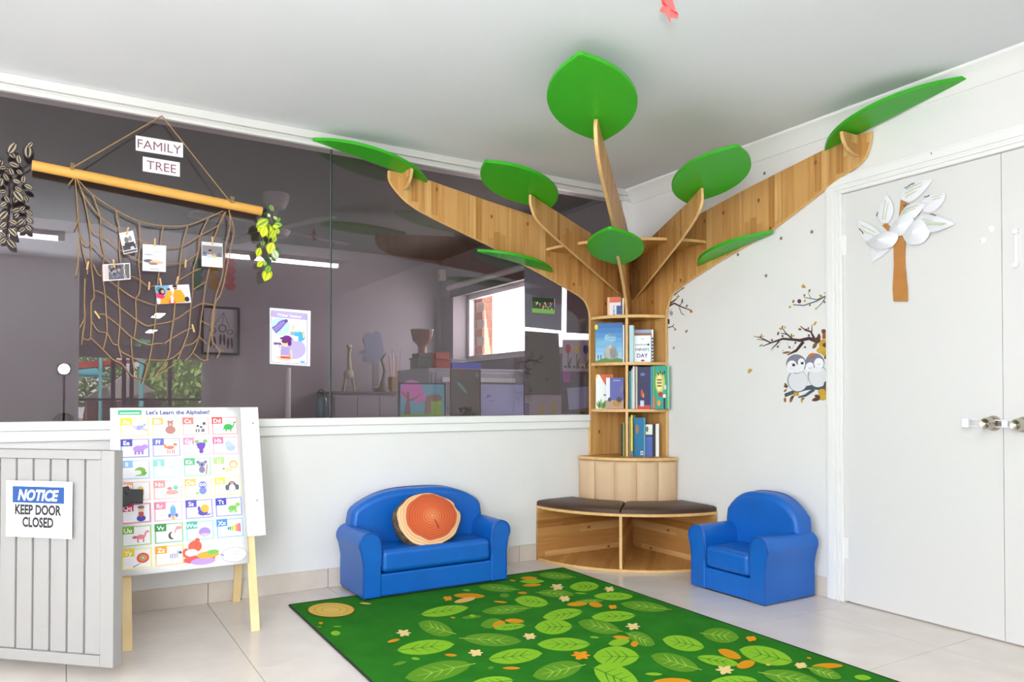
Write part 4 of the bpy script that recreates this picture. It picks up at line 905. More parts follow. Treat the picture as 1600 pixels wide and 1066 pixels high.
def d4(p,w,h):
    p.rect(0,.85*h,w,.98*h,(206,204,196)); p.rect(.02*w,.30*h,.98*w,.86*h,(124,122,126)); p.rect(.02*w,.02*h,.98*w,.42*h,(244,244,248)); p.ell(w*.4,h*.58,w*.08,h*.07,(170,120,90)); p.ell(w*.4,h*.67,w*.09,h*.04,(60,40,36)); p.rect(.25*w,.36*h,.5*w,.5*h,(180,200,214)); p.ell(w*.6,h*.5,w*.06,h*.06,(190,150,120)); p.rect(.52*w,.36*h,.68*w,.46*h,(206,190,120)); p.rect(.08*w,.5*h,.2*w,.58*h,(70,80,120)); p.rect(.75*w,.44*h,.9*w,.58*h,(90,96,104))
photo([(315,377.5),(348.5,379),(348,418.5),(315,416)],'square photo of a family indoors, far right on the rope net',d4)
def d5(p,w,h):
    p.rect(0,0,w,h,(206,206,212)); p.rect(0,.3*h,.4*w,h,(120,160,200)); p.ell(w*.1,h*.8,w*.08,h*.14,(60,130,120)); p.rect(0,.35*h,.12*w,.6*h,(214,60,80)); p.rect(.65*w,.2*h,w,h,(214,214,218))
    p.poly([(.5*w,0),(.82*w,.04*h),(.83*w,.4*h),(.74*w,.72*h),(.55*w,.74*h),(.48*w,.45*h)],(240,150,24)); p.ell(.58*w,.86*h,.062*w,.12*h,(190,140,110)); p.ell(.57*w,.93*h,.07*w,.07*h,(34,26,26)); p.ell(.58*w,.79*h,.04*w,.03*h,(40,30,30))
    p.ell(.17*w,.66*h,.1*w,.2*h,(40,26,26)); p.ell(.2*w,.66*h,.05*w,.1*h,(196,146,116)); p.poly([(.08*w,0),(.36*w,0),(.42*w,.3*h),(.3*w,.5*h),(.12*w,.45*h)],(240,150,30)); p.ell(.14*w,.4*h,.1*w,.12*h,(214,36,110)); p.ell(.38*w,.55*h,.09*w,.16*h,(240,156,40)); p.ell(.38*w,.70*h,.045*w,.09*h,(196,150,120)); p.ell(.38*w,.78*h,.05*w,.05*h,(36,28,28)); p.rect(.34*w,0,.52*w,.18*h,(230,70,60)); p.ell(.44*w,.1*h,.05*w,.07*h,(245,240,240)); p.ell(.88*w,.2*h,.07*w,.14*h,(40,40,50))
photo([(242,446.5),(294,439.5),(299,473),(246,475.5)],'bright photo of a family dressed in orange, lowest on the rope net',d5)
PEG=noisy('peg_wood','#d6b47e','#c8a26a',60,.7)
pegs=[(199,361,15,'of the tilted black and white photo'),(178,412,-8,'of the grey landscape photo'),(242,379,2,'of the square pale photo'),(332,376,0,'of the family indoors photo'),(251,441,-10,'left one on the bright orange family photo'),(277,438,12,'right one on the bright orange family photo'),(233,447,3,'hanging beside the bright orange family photo'),(290,412,5,'right of the square pale photo'),(152,492,-32,'lower left on a rope knot'),(302,513,-15,'lower right on a rope knot'),(137,415,10,'left below the dark knots')]
for x,y,an,wt in pegs:
    c=yn(x,y,-.062); e=empty('clothes_peg', tuple(c), 'tiny wooden clothes peg, '+wt, 'peg', 'wooden pegs on the rope net')
    Rm=Matrix.Translation(c) @ Matrix.Rotation(R(an),4,'Y')
    for dx in (-.0032,.0002): MB(Rm).box((dx,-.004,-.019),(dx+.003,.004,.019)).build('peg_half', PEG, e)
    MB(Rm).tube([(-.004,0,.003),(.004,0,.003)],.0016,6).build('spring', CHROME, e)
def paper_sign(x0,y0,x1,y1,x2,y2,x3,y3,name,label,text):
    TL,TR,BR,BL=[onY(a,b,-.001) for a,b in ((x0,y0),(x1,y1),(x2,y2),(x3,y3))]; U=(BR-BL); W=U.length; U.normalize(); V=(TL-BL); Hh=V.length; V.normalize(); nn=Vector((0,-1,0))
    e=empty(name,tuple(BL),label,'sign'); MB().obox(BL,U*W,V*Hh,nn*.0006).build('paper', PAPER, e)
    p=Pr(BL+nn*.0006,U,V,nn,base=.0003); p.text(text,W/2,Hh*.2,Hh*.85,(120,70,78),wmax=W*.92); p.build('lettering', e); return e
paper_sign(212,211.5,286,224,286,246.5,212,235,'word_strip','paper strip reading FAMILY stuck on the dark glass above the pole','FAMILY')
paper_sign(223,244.5,281,253.5,281,276.5,223,267.5,'word_strip','paper strip reading TREE stuck on the dark glass under FAMILY','TREE')
# hanging leaf sprays
def leafmesh(m,c,dirv,wv,L,W_,colr,rib):
    dirv=Vector(dirv).normalized(); wv=Vector(wv); wv=(wv-dirv*wv.dot(dirv)).normalized(); nn=dirv.cross(wv); c=Vector(c); nseg=5
    def strip(wk,lift,cc,u0,u1):
        vs=[];fs=[]
        for k in range(nseg+1):
            u=u0+(u1-u0)*k/nseg; ww=W_*wk*(math.sin(math.pi*min(max(u,.02),.98))**.8)/2; b_=c+dirv*L*u+nn*(lift-.25*L*u*u*.3)
            vs += [b_-wv*ww+nn*W_*.08, b_-nn*W_*.0, b_+wv*ww+nn*W_*.08]
        for k in range(nseg):
            a=k*3; fs += [(a,a+1,a+4,a+3),(a+1,a+2,a+5,a+4)]
        m.add(vs,fs,cc)
    strip(1,0,colr,0,1)
    if rib:
        for sg in (-1,1):
            vs=[];fs=[]
            for k in range(nseg+1):
                u=.12+.76*k/nseg; ww=W_*math.sin(math.pi*u)**.8/2; b_=c+dirv*L*u+nn*(-.25*L*u*u*.3+W_*.08*.4+.0012)
                vs += [b_+wv*sg*ww*.25, b_+wv*sg*ww*.6]
            for k in range(nseg): fs.append((2*k,2*k+1,2*k+3,2*k+2))
            m.add(vs,fs,rib)
LEAFM=attr_mat('leaf_fabric',.6)
dk=empty('dark_leaf_garland', tuple(yn(35,260,-.06)), 'trailing fake leaves, dark brown with cream stripes, at the pole left end', 'garland')
SC=5.757
dl=[(75,150,145,40),(255,60,250,190),(180,240,160,150),(75,225,175,265),(20,200,-10,270),(60,265,0,275),(120,340,95,290),(75,395,30,320),(150,290,185,320),(205,415,215,340),(215,420,300,465),(0,440,15,360),(200,490,130,440),(120,470,210,580),(175,480,120,590),(250,580,230,545),(85,590,40,520),(0,620,60,580),(190,640,100,670),(220,620,190,650),(70,660,-10,740),(120,730,170,680),(230,650,290,700),(235,720,290,770),(75,740,160,780),(150,790,220,730),(0,810,60,760),(75,810,155,890),(170,850,225,810),(230,790,285,840),(0,850,35,880),(0,950,50,910),(60,910,140,1000),(100,860,130,830),(110,380,190,410),(60,480,0,490),(100,300,60,290),(60,100,140,190),(250,90,275,60)]
for k,(x0,y0,x1,y1) in enumerate(dl):
    rn=random.Random(k); yy=-.03-.05*rn.random(); a=yn(x0/SC,215+y0/SC,yy); b=yn(x1/SC,215+y1/SC,yy-.012)
    m=MB(); L=(b-a).length
    leafmesh(m,a,b-a,(b-a).cross(Vector((rn.uniform(-.3,.3),1,rn.uniform(-.2,.2)))),max(L,.035),max(L,.038)*.62,(44,26,24),(160,148,122)); m.build('leaf', LEAFM, dk)
for P in ([(270,240),(190,290),(120,420),(110,600),(130,760)],[(180,330),(80,420),(75,600),(68,760),(60,900)],[(130,420),(220,560),(235,720),(240,820)]):
    MB().tube([yn(x/SC,215+y/SC,-.045) for x,y in P],.0028,5).build('stem', mat('dark_stem','#2c1416',.8), dk)
gr=empty('green_leaf_garland', tuple(yn(418,340,-.06)), 'trailing fake green and lime variegated leaves at the pole right end', 'garland')
S2=7.11
gl_=[(190,210,170,160,(36,66,30)),(240,200,275,130,(44,80,40)),(230,260,190,230,(40,70,34)),(260,280,240,240,(206,214,170)),(240,310,110,390,(150,170,50)),(230,330,130,440,(176,196,40)),(210,380,175,500,(196,206,30)),(250,360,250,520,(180,200,36)),(290,380,360,390,(178,192,24)),(300,360,400,370,(110,150,40)),(330,330,380,290,(84,130,44)),(340,400,350,470,(160,180,28)),(310,420,285,520,(170,190,40)),(320,480,300,560,(160,180,40)),(290,560,250,690,(186,200,40)),(150,620,120,720,(176,190,26)),(190,540,170,600,(100,140,60)),(330,620,360,690,(36,62,34)),(300,640,340,750,(150,170,120)),(340,630,380,680,(60,100,50)),(230,720,260,810,(34,60,32)),(280,730,330,770,(60,100,40)),(180,770,120,830,(186,204,30)),(210,770,200,820,(150,180,60)),(260,820,220,900,(96,140,30)),(250,860,200,990,(186,198,22)),(230,860,270,960,(190,200,20)),(270,140,290,220,(110,120,70)),(300,270,340,310,(150,170,90))]
for k,(x0,y0,x1,y1,c) in enumerate(gl_):
    rn=random.Random(k+50); yy=-.03-.06*rn.random(); a=yn(385+x0/S2,300+y0/S2,yy); b=yn(385+x1/S2,300+y1/S2,yy-.01); L=(b-a).length
    m=MB(); leafmesh(m,a,b-a,(b-a).cross(Vector((rn.uniform(-.4,.4),1,rn.uniform(-.3,.3)))),L,L*.72,c,tuple(min(255,int(v*1.25+20)) for v in c)); m.build('leaf', LEAFM, gr)
for P in ([(230,220),(240,420),(250,600),(245,760),(240,860)],[(260,250),(320,450),(310,650),(280,760)],[(210,300),(190,500),(160,640)]):
    MB().tube([yn(385+x/S2,300+y/S2,-.05) for x,y in P],.0022,5).build('stem', mat('green_stem','#5a7a34',.7), gr)
# drink poster on the glass
def glass_sheet(pts,y,label,name,cat,draw,th=.0008,m=None,group=None):
    TL,TR,BR,BL=[onY(a,b,y) for a,b in pts]; U=(BR-BL); W=U.length; U.normalize(); V=(TL-BL); Hh=V.length; V.normalize(); nn=Vector((0,-1,0))
    e=empty(name,tuple(BL),label,cat,group); MB().prism([TL,TR,BR,BL],-nn*th).build('sheet', m or PAPER, e)
    if draw:
        p=Pr(BL,U,V,nn,base=.0004); draw(p,W,Hh); p.build('picture', e, GLOSSP)
    return e
def dws(p,w,h):
    p.rect(.03*w,.03*h,.93*w,.96*h,(110,90,150),.04*w); p.rect(.04*w,.036*h,.92*w,.954*h,(240,238,246),.04*w); p.rect(.04*w,.84*h,.92*w,.95*h,(186,170,214),.02*w)
    p.text('Water Station',.48*w,.868*h,.075*h,(240,236,248),bold=True,wmax=.74*w)
    p.ell(.26*w,.68*h,.24*w,.16*h,(190,226,234)); p.ell(.58*w,.3*h,.31*w,.19*h,(190,176,226))
    p.line([(.1*w,.6*h),(.2*w,.66*h),(.28*w,.73*h),(.37*w,.785*h)],[.17*w,.15*w,.15*w,.1*w],(84,66,140)); p.line([(.11*w,.605*h),(.2*w,.662*h),(.28*w,.728*h),(.36*w,.775*h)],[.13*w,.115*w,.115*w,.07*w],(150,126,206)); p.ell(.395*w,.79*h,.05*w,.03*h,(100,76,150),35)
    p.rect(.5*w,.54*h,.66*w,.61*h,(150,180,196)); p.ell(.74*w,.53*h,.13*w,.09*h,(72,176,224)); p.rect(.6*w,.55*h,.72*w,.61*h,(90,184,226)); p.rect(.58*w,.44*h,.7*w,.53*h,(244,240,220)); p.lens((.56*w,.62*h),(.58*w,.74*h),.07*w,(250,206,160)); p.lens((.83*w,.5*h),(.84*w,.66*h),.06*w,(250,206,160))
    p.rect(.26*w,.14*h,.5*w,.32*h,(172,156,210),.04*w); p.ell(.36*w,.12*h,.2*w,.05*h,(246,200,170)); p.rect(.26*w,.11*h,.5*w,.15*h,(214,84,96)); p.ell(.38*w,.39*h,.085*w,.07*h,(248,206,176)); p.ell(.36*w,.42*h,.08*w,.035*h,(110,60,40)); p.ell(.42*w,.47*h,.12*w,.06*h,(116,44,130)); p.ell(.48*w,.4*h,.05*w,.06*h,(110,44,124)); p.ell(.3*w,.47*h,.06*w,.02*h,(100,40,116))
    p.rect(.09*w,.345*h,.28*w,.39*h,(110,90,160),.02*w); p.lens((.18*w,.36*h),(.28*w,.27*h),.06*w,(248,206,176)); p.lens((.5*w,.3*h),(.54*w,.14*h),.06*w,(248,206,176)); p.rect(.75*w,.05*h,.86*w,.085*h,(110,170,214))
glass_sheet([(421.5,481),(485.5,486),(484.5,572.5),(421.5,568.5)],-.0012,'white poster headed Water Station stuck on the dark glass','water_poster','poster',dws)
# ================================================================== ON THE DOORS
def dx(x,y,o=-.001): return onX(x,y,o)
ct=empty('paper_tree_craft', tuple(dx(1407,470)), 'craft tree on the door, brown paper trunk and white paper leaves with pencil notes', 'craft')
def dz(P): return [(1320+x/4.844,270+y/4.844) for x,y in P]
BP=noisy('brown_paper','#b5793c','#bf8446',12,.8)
tp=dz([(372,975),(365,880),(375,700),(372,560),(400,490),(430,468),(462,520),(458,640),(462,730),(478,880),(480,975)])
L=[dx(x,y,-.004) for x,y in tp]
m=MB(); 
n_=len(L); cx_=sum(p.y for p in L)/n_
front=[Vector((p.x-.012*(1-min(1,abs(p.y-cx_)/.05)),p.y,p.z)) for p in L]
m.prism(L,(-.006,0,0)); m.build('trunk', BP, ct, bevel=.002)
for P in ([(410,340),(425,205),(470,222),(468,245),(430,290),(415,340)],[(283,400),(315,378),(342,405),(330,445)],[(540,335),(590,275),(560,325)]):
    MB().prism([dx(x,y,-.003) for x,y in dz(P)],(-.002,0,0)).build('twig', BP, ct)
def pleaf(P, bend, notes=None, up_=.01):
    Q=dz(P); n=len(Q)
    C=dx(sum(q[0] for q in Q)/n,sum(q[1] for q in Q)/n,-.006)
    m=MB(); vs=[]
    sp=smooth_path([ (q[0],q[1],0) for q in Q+[Q[0]]],3)[:-1]
    for q in sp: vs.append(dx(q[0],q[1],-.005-up_*.3))
    ctr=Vector((C.x-up_,C.y,C.z)); vs.append(ctr); k=len(sp)
    m.add(vs,[(i,(i+1)%k,k) for i in range(k)]); o=m.build('paper_leaf', PAPER, ct)
    s_=o.modifiers.new('t','SOLIDIFY'); s_.thickness=.0008
    if notes:
        p=Pr((-.007-up_*.95,0,0),(0,-1,0),(0,0,1),Vector((-1,0,0)),base=.0004)
        for (a,b,wd,c) in notes:
            A_,B_=[dx(x,y,0) for x,y in dz([a,b])]; pts=[]; rn=random.Random(int(a[0]))
            for k2 in range(13):
                u=k2/12; q=A_+(B_-A_)*u; pts.append((-q.y,q.z+(rn.uniform(-.004,.004) if wd>2 else rn.uniform(-.0015,.0015))))
            p.line(pts,.0035 if wd>2 else .004,c)
        p.build('pencil_note', o)
PN=(196,206,160); BK=(50,50,54)
def notes(name,rows): return [(*name,3,BK)]+[(*r,1,PN) for r in rows]
pleaf([(425,200),(440,130),(520,75),(640,50),(655,65),(600,140),(530,205),(470,220)],0,notes(((468,122),(540,80)),[((480,130),(600,75)),((470,160),(600,100)),((470,190),(560,140))]))
pleaf([(275,378),(245,310),(285,205),(310,165),(350,210),(368,280),(350,350),(320,382)],0,notes(((255,328),(268,298)),[((300,360),(325,210)),((320,360),(345,230))]))
pleaf([(95,350),(110,440),(150,510),(225,500),(270,465),(200,400)],0,notes(((122,425),(158,465)),[((140,400),(250,460)),((150,440),(240,480))]))
pleaf([(590,290),(600,235),(580,225),(620,180),(700,160),(760,160),(740,230),(690,280),(640,300)],0,notes(((615,185),(658,178)),[((670,190),(745,170)),((680,210),(740,190))]))
pleaf([(410,340),(440,280),(500,235),(600,235),(570,300),(520,345),(450,350)],0,notes(((468,255),(512,238)),[((450,300),(580,245)),((450,320),(560,275))]),.02)
pleaf([(560,345),(580,320),(640,320),(720,335),(825,385),(760,420),(690,445),(620,440)],0,notes(((675,318),(725,328)),[((620,350),(700,370)),((640,380),(800,390)),((660,400),(780,400))]),.03)
pleaf([(345,445),(370,380),(440,330),(520,345),(500,420),(440,470),(380,475)],0,None,.03)
pleaf([(435,470),(480,400),(560,350),(640,360),(640,460),(590,530),(510,545),(460,520)],0,None,.035)
pleaf([(160,530),(240,470),(330,445),(405,475),(370,550),(290,578),(220,570)],0,None,.045)
pleaf([(205,680),(200,600),(215,570),(330,570),(310,610)],0,None,.004)
# knobs
kn=[]
for i,(x,y,lb) in enumerate(((1541,662,'satin steel knob on the left leaf of the double door'),(1589,664,'satin steel knob on the right leaf at the photo edge'))):
    c=onX(x,y,-.06); e=DOORS[i]
    MB().lathe([(.0,0),(.0325,0),(.032,-.004),(.024,-.012),(.0,-.013)],(0,c.y,c.z),(1,0,0),24).build('knob_rose', CHROME, e, smooth=40)
    MB().lathe([(.011,-.01),(.0115,-.026),(.024,-.034),(.0265,-.045),(.0235,-.068),(.021,-.074),(.018,-.074),(.004,-.064),(0,-.064)],(0,c.y,c.z),(1,0,0),24).build('door_knob', CHROME, e, smooth=40)
    kn.append(c)
lk=empty('child_lock', (-.02,kn[0].y,kn[0].z), 'clear plastic sliding child lock strap around the two door knobs', 'lock')
ya=onX(1508,662,-.03).y; yb=kn[1].y-.05; z0=kn[0].z
for dzv in (.014,-.014): MB().box((-.034,ya-.02,z0+dzv-.002),(-.028,yb,z0+dzv+.002)).build('strap_bar', CLEAR, lk, bevel=.001)
MB().box((-.04,ya+.012,z0-.021),(-.024,ya-.018,z0+.021)).build('slider', CLEAR, lk, bevel=.003)
MB().box((-.036,(kn[0].y+kn[1].y)/2+.012,z0-.012),(-.027,(kn[0].y+kn[1].y)/2-.012,z0+.012)).build('bridge', CLEAR, lk, bevel=.002)
for i,(x,y,r_,lb) in enumerate(((1548.5,358,.015,'upper round white door stop bumper on the left door leaf'),(1535.5,375.5,.0135,'lower round white door stop bumper on the left door leaf'))):
    c=onX(x,y,0); e=empty('bumper',tuple(c),lb,'bumper','white round bumpers on the door')
    MB().lathe([(0,0),(r_,0),(r_,-.003),(r_*.6,-.007),(0,-.007)],c,(1,0,0),20).build('disc', TRIM, e, smooth=40)
    MB().lathe([(0,-.0075),(r_*.35,-.0075),(r_*.35,-.006)],c,(1,0,0),14).build('screw', CLEAR, e)
c0=onX(1588,362,0); c1=onX(1588,414,0)
e=empty('strap_latch',tuple(c1),'upright white plastic strap latch on the right door leaf','latch')
MB().box((-.006,c0.y-.008,c1.z),(0,c0.y+.008,c0.z)).build('strap', TRIM, e, bevel=.003)
for c in (c0,c1): MB().lathe([(0,-.011),(.011,-.011),(.013,-.006),(.013,0)],c,(1,0,0),16).build('end_button', TRIM, e, smooth=40)
hk=onX(1458,243,-.004); e=empty('small_hook',tuple(hk),'tiny metal hook screwed into the white door head trim','hook')
MB().tube([hk+Vector((.004,0,0)),hk+Vector((-.012,0,0)),hk+Vector((-.016,0,.008)),hk+Vector((-.012,0,.013))],.0022,6).build('hook_wire', CHROME, e)
# ================================================================== WALL STICKERS ON THE RIGHT WALL
def decal(name,label,cat,ref,group=None):
    e=empty(name,tuple(onX(*ref,-.001)),label,cat,group)
    p=Pr((-.0002,0,0),(0,-1,0),(0,0,1),Vector((-1,0,0)),base=.0003,step=.00003); return e,p
def dW(x,y): g=onX(x,y,0); return (-g.y,g.z)
def zd(x,y): return dW(1160+x/7.107,500+y/7.107)    # owl zoom
def ze(x,y): return dW(1040+x/4.443,420+y/4.443)    # wall zoom
def LNd(p,pts,w_,c,f=zd): p.line([f(*q) for q in pts],[v*.00045 for v in w_] if isinstance(w_,(list,tuple)) else w_*.00045,c)
def LF(p,a,b,w_,c,f=zd): p.lens(f(*a),f(*b),w_*.00045,c)
def EL(p,x,y,rx,ry,c,f=zd,n=22):
    p.poly([f(x+rx*math.cos(2*math.pi*k/n),y+ry*math.sin(2*math.pi*k/n)) for k in range(n)],c)
BRC=(66,46,44); GOLD=(196,156,46); RUST=(150,92,44); DBR=(92,58,44); OLV=(120,110,40)
e,p=decal('berry_branch_sticker','wall sticker of a dark brown branch with berries and golden leaves above the owls','sticker',(1230,535))
LNd(p,[(220,295),(330,250),(450,210),(570,220),(640,228),(740,205),(830,240)],[8,20,28,30,36,40,46],BRC)
for P,w_ in (([(125,180),(210,200),(320,255)],[6,12,16]),([(160,217),(240,222),(310,250)],[6,12,16]),([(450,95),(480,145),(560,215)],[10,14,22]),([(425,147),(490,160),(530,185)],[8,12,16]),([(320,330),(380,270),(410,235)],[8,18,24]),([(500,390),(600,340),(680,240)],[12,36,44]),([(645,70),(700,115),(760,130),(800,210)],[10,16,22,34]),([(775,50),(770,140)],[8,16]),([(190,290),(230,275)],[8,8])): LNd(p,P,w_,BRC)
for a,b,w_,c in (((210,200),(215,150),24,GOLD),((215,195),(190,180),18,RUST),((225,195),(235,175),18,GOLD),((450,105),(405,95),26,GOLD),((440,100),(450,60),24,OLV),((470,100),(480,65),20,GOLD),((410,140),(385,170),26,DBR),((400,150),(400,128),20,DBR),((550,195),(545,150),22,OLV),((560,190),(580,165),20,GOLD),((620,100),(660,108),28,RUST),((730,120),(735,75),22,RUST),((720,110),(700,100),20,DBR),((790,65),(825,15),30,GOLD),((195,295),(215,275),18,OLV),((440,370),(540,355),26,RUST),((450,350),(455,335),14,RUST)): LF(p,a,b,w_,c)
for x,y in ((330,225),(447,180),(525,305),(395,298),(697,303),(740,172),(590,255)): EL(p,x,y,12,13,(110,64,100))
for P in ([(500,240),(510,300),(560,325),(590,240)],[(430,240),(420,270),(400,295)],[(700,290),(660,320)],[(340,270),(345,320),(325,350)]): LNd(p,P,4,(150,150,150))
p.build('branch_print', e)
e,p=decal('autumn_leaf_cluster_sticker','wall sticker cluster of gold and rust leaves at the door trim above the right owl','sticker',(1290,545))
for a,b,w_,c in (((850,150),(850,240),46,DBR),((880,110),(940,160),60,(110,66,50)),((830,250),(780,320),50,(112,92,50)),((945,90),(940,200),40,RUST),((890,210),(948,140),70,RUST),((850,290),(940,230),90,GOLD),((820,340),(946,330),90,(206,166,56)),((890,270),(946,290),50,DBR),((880,375),(946,370),60,GOLD),((800,220),(870,230),80,DBR),((910,430),(946,400),44,DBR)): LF(p,a,b,w_,c); p.build('leaf_print', e); p.mb=MB()
e,p=decal('owl_pair_sticker','wall sticker of two grey and white owls snuggling on a branch beside the door','sticker',(1258,600))
SL=(70,84,98)
LNd(p,[(470,840),(560,805),(700,760),(790,745),(948,765)],[44,46,50,56,60],SL); LNd(p,[(620,860),(700,840),(800,770)],[16,34,40],SL)
p.build('perch_print', e)
p.mb=MB()
for ox in (0,):
    EL(p,612,675,114,122,(150,150,162)); EL(p,618,677,106,117,(222,222,226)); EL(p,598,490,112,108,(128,128,146)); EL(p,552,520,58,70,(240,238,242)); EL(p,655,490,42,64,(240,238,242)); EL(p,600,540,86,50,(236,235,239))
    LF(p,(612,505),(612,455),16,(110,110,128)); EL(p,570,502,17,15,(40,36,38)); EL(p,665,482,16,14,(40,36,38)); LNd(p,[(545,488),(572,484),(592,494)],9,(180,176,190)); LNd(p,[(645,472),(668,466),(685,474)],9,(180,176,190)); EL(p,548,540,16,12,(236,222,230))
p.build('owl', e); p.mb=MB()
EL(p,838,625,112,124,(150,150,162)); EL(p,842,630,104,118,(222,222,226)); EL(p,805,475,108,104,(124,126,146)); EL(p,752,525,48,54,(242,240,244)); EL(p,850,485,54,62,(242,240,244)); EL(p,810,550,80,34,(232,232,236)); LF(p,(800,535),(795,490),14,(100,100,120)); LNd(p,[(735,530),(755,542),(772,528)],5,(150,140,150)); LNd(p,[(835,490),(855,500),(872,484)],5,(150,140,150)); LF(p,(725,405),(808,375),40,(196,120,50)); LF(p,(760,400),(800,420),26,(176,100,44))
p.build('owl', e); p.mb=MB()
for a,b,w_,c in (((470,700),(500,760),36,(110,92,50)),((460,740),(510,735),30,DBR),((460,800),(495,770),26,RUST),((475,860),(475,918),40,RUST),((560,840),(530,920),44,OLV),((540,880),(575,840),34,DBR),((570,850),(600,800),40,GOLD),((585,820),(635,830),40,GOLD),((660,925),(665,865),30,GOLD),((650,880),(695,870),26,RUST),((770,895),(880,865),46,DBR),((800,840),(870,860),40,DBR),((840,790),(946,840),100,GOLD),((860,880),(946,850),60,(206,166,56)),((915,760),(930,680),44,DBR),((925,800),(946,700),36,RUST)): LF(p,a,b,w_,c); p.build('leaf_print', e); p.mb=MB()
e,p=decal('upper_branch_sticker','wall sticker of a slate grey twig with a purple berry, high beside the door','sticker',(1265,470))
LNd(p,[(885,250),(960,255),(1050,225),(1120,185)],[12,14,16,18],(96,104,106),ze); LNd(p,[(960,198),(1050,215),(1110,190)],[8,12,14],(96,104,106),ze); LNd(p,[(1040,285),(1085,240),(1122,180)],[8,12,14],(96,104,106),ze); LNd(p,[(990,165),(1008,205)],[6,10],(110,100,70),ze)
LNd(p,[(1100,165),(1122,180)],8,(70,64,66),ze)
for a,b,w_,c in (((940,120),(975,130),20,GOLD),((955,105),(962,135),16,GOLD),((995,165),(1003,140),16,OLV),((960,195),(968,175),16,OLV),((885,240),(890,215),20,OLV),((855,272),(872,260),18,GOLD),((965,235),(968,212),18,GOLD),((1005,245),(1000,262),16,RUST),((1065,185),(1090,192),18,GOLD),((1040,285),(1050,270),16,GOLD),((1110,240),(1098,222),14,OLV)): LF(p,a,b,w_*1.55,c,ze)
EL(p,929,226,14,15,(106,50,84),ze); p.build('branch_print', e)
e,p=decal('left_branch_sticker','wall sticker of thin dark twigs and a hanging lantern beside the bookcase trunk','sticker',(1062,480))
for P,w_ in (([(18,262),(60,240),(110,265),(180,290)],[20,16,12,8]),([(90,265),(120,230),(118,208)],[10,8,6]),([(95,270),(110,310),(130,322)],[10,8,6]),([(25,245),(70,215),(95,190)],[20,14,10]),([(60,185),(100,150),(132,130)],[12,10,7]),([(16,410),(50,400),(68,420)],[10,9,6]),([(48,400),(60,382)],[9,6])): LNd(p,P,[v*1.5 for v in w_],(52,44,46),ze)
for a,b,w_,c in (((75,215),(90,180),26,GOLD),((165,290),(190,300),24,GOLD),((175,285),(178,310),18,RUST),((140,268),(155,250),22,OLV),((110,240),(118,205),14,(70,50,60)),((60,425),(75,420),18,RUST),((100,150),(134,128),16,OLV)): LF(p,a,b,w_*1.5,c,ze)
p.poly([ze(*q) for q in ((16,350),(28,350),(28,384),(16,384))],(58,56,60)); LNd(p,[(25,300),(45,280)],6,(110,116,130),ze); EL(p,40,310,12,16,(150,152,160),ze); p.build('branch_print', e)
def star(x,y,i,lb):
    e,p=decal('star_sticker',lb,'sticker',(x,y),'small grey stars on the right wall')
    c=dW(x,y); r_=.014; pts=[]
    for k in range(10):
        a=R(90+36*k+8); q=r_ if k%2==0 else r_*.45; pts.append((c[0]+q*math.cos(a),c[1]+q*math.sin(a)))
    p.poly(pts,(112,104,98)); p.build('star_print', e)
for x,y,lb in ((1194.5,271,'small grey star sticker above the right branch'),(1220.5,372.5,'small grey star sticker right of the lower right leaf board'),(1268.5,362.5,'small grey star sticker closest to the door trim'),(1153,398,'small grey star sticker touching the lower right leaf board'),(1197,431,'lowest small grey star sticker on the right wall')): star(x,y,0,lb)
def fallleaf(x,y,s,c,lb):
    e,p=decal('leaf_sticker',lb,'sticker',(x,y),'falling leaf stickers'); o=dW(x,y)
    for a in (40,90,150,210): p.lens((o[0],o[1]-.006*s),(o[0]+.018*s*math.cos(R(a)),o[1]+.016*s*math.sin(R(a))),.009*s,c)
    p.build('leaf_print', e)
fallleaf(1172,580,1.15,GOLD,'golden falling leaf sticker alone left of the owls'); fallleaf(1073,518,.8,OLV,'falling leaf sticker beside the left twigs'); fallleaf(1053,544,.7,(140,130,90),'lowest falling leaf sticker beside the bookcase')
# ================================================================== CEILING DECORATION
rp_=empty('red_paper_lantern',(-1.6,-2.08,2.38),'red folded paper decoration hanging from the ceiling at the top edge','decoration')
PK=mat('red_paper','#f4605c',.7); PK2=mat('deep_red_paper','#c81f30',.7)
def rpt(x,y,o=0.): 
    nn=Vector((-.64,-.77,0)); return on(960+x/10,y/10,Vector((-1.59,-2.07,2.3))+nn*o,nn)
up3=[(730,-60),(890,-60),(960,160),(870,155),(830,110),(745,75)]
def quad(P,o,m_,nm):
    q=[rpt(x,y,o) for x,y in P]; ob=MB().prism(q,Vector((-.64,-.77,0))*.002).build(nm,m_,rp_); return ob
quad(up3,0,PK,'paper_fold'); quad([(755,80),(700,180),(800,212)],.004,PK,'paper_fold'); quad([(760,80),(835,115),(880,160),(875,380),(800,200)],.010,PK,'paper_fold'); quad([(875,160),(1000,235),(990,295),(880,265)],.006,PK,'paper_fold')
quad([(730,0),(760,10),(830,108),(765,80)],.013,PK2,'paper_fold'); quad([(870,150),(980,190),(998,235)],.013,PK2,'paper_fold')
tpt=rpt(800,-60); MB().tube([tpt,Vector((tpt.x,tpt.y,H))],.0012,5).build('thread', mat('thread','#eeeeee',.8), rp_)
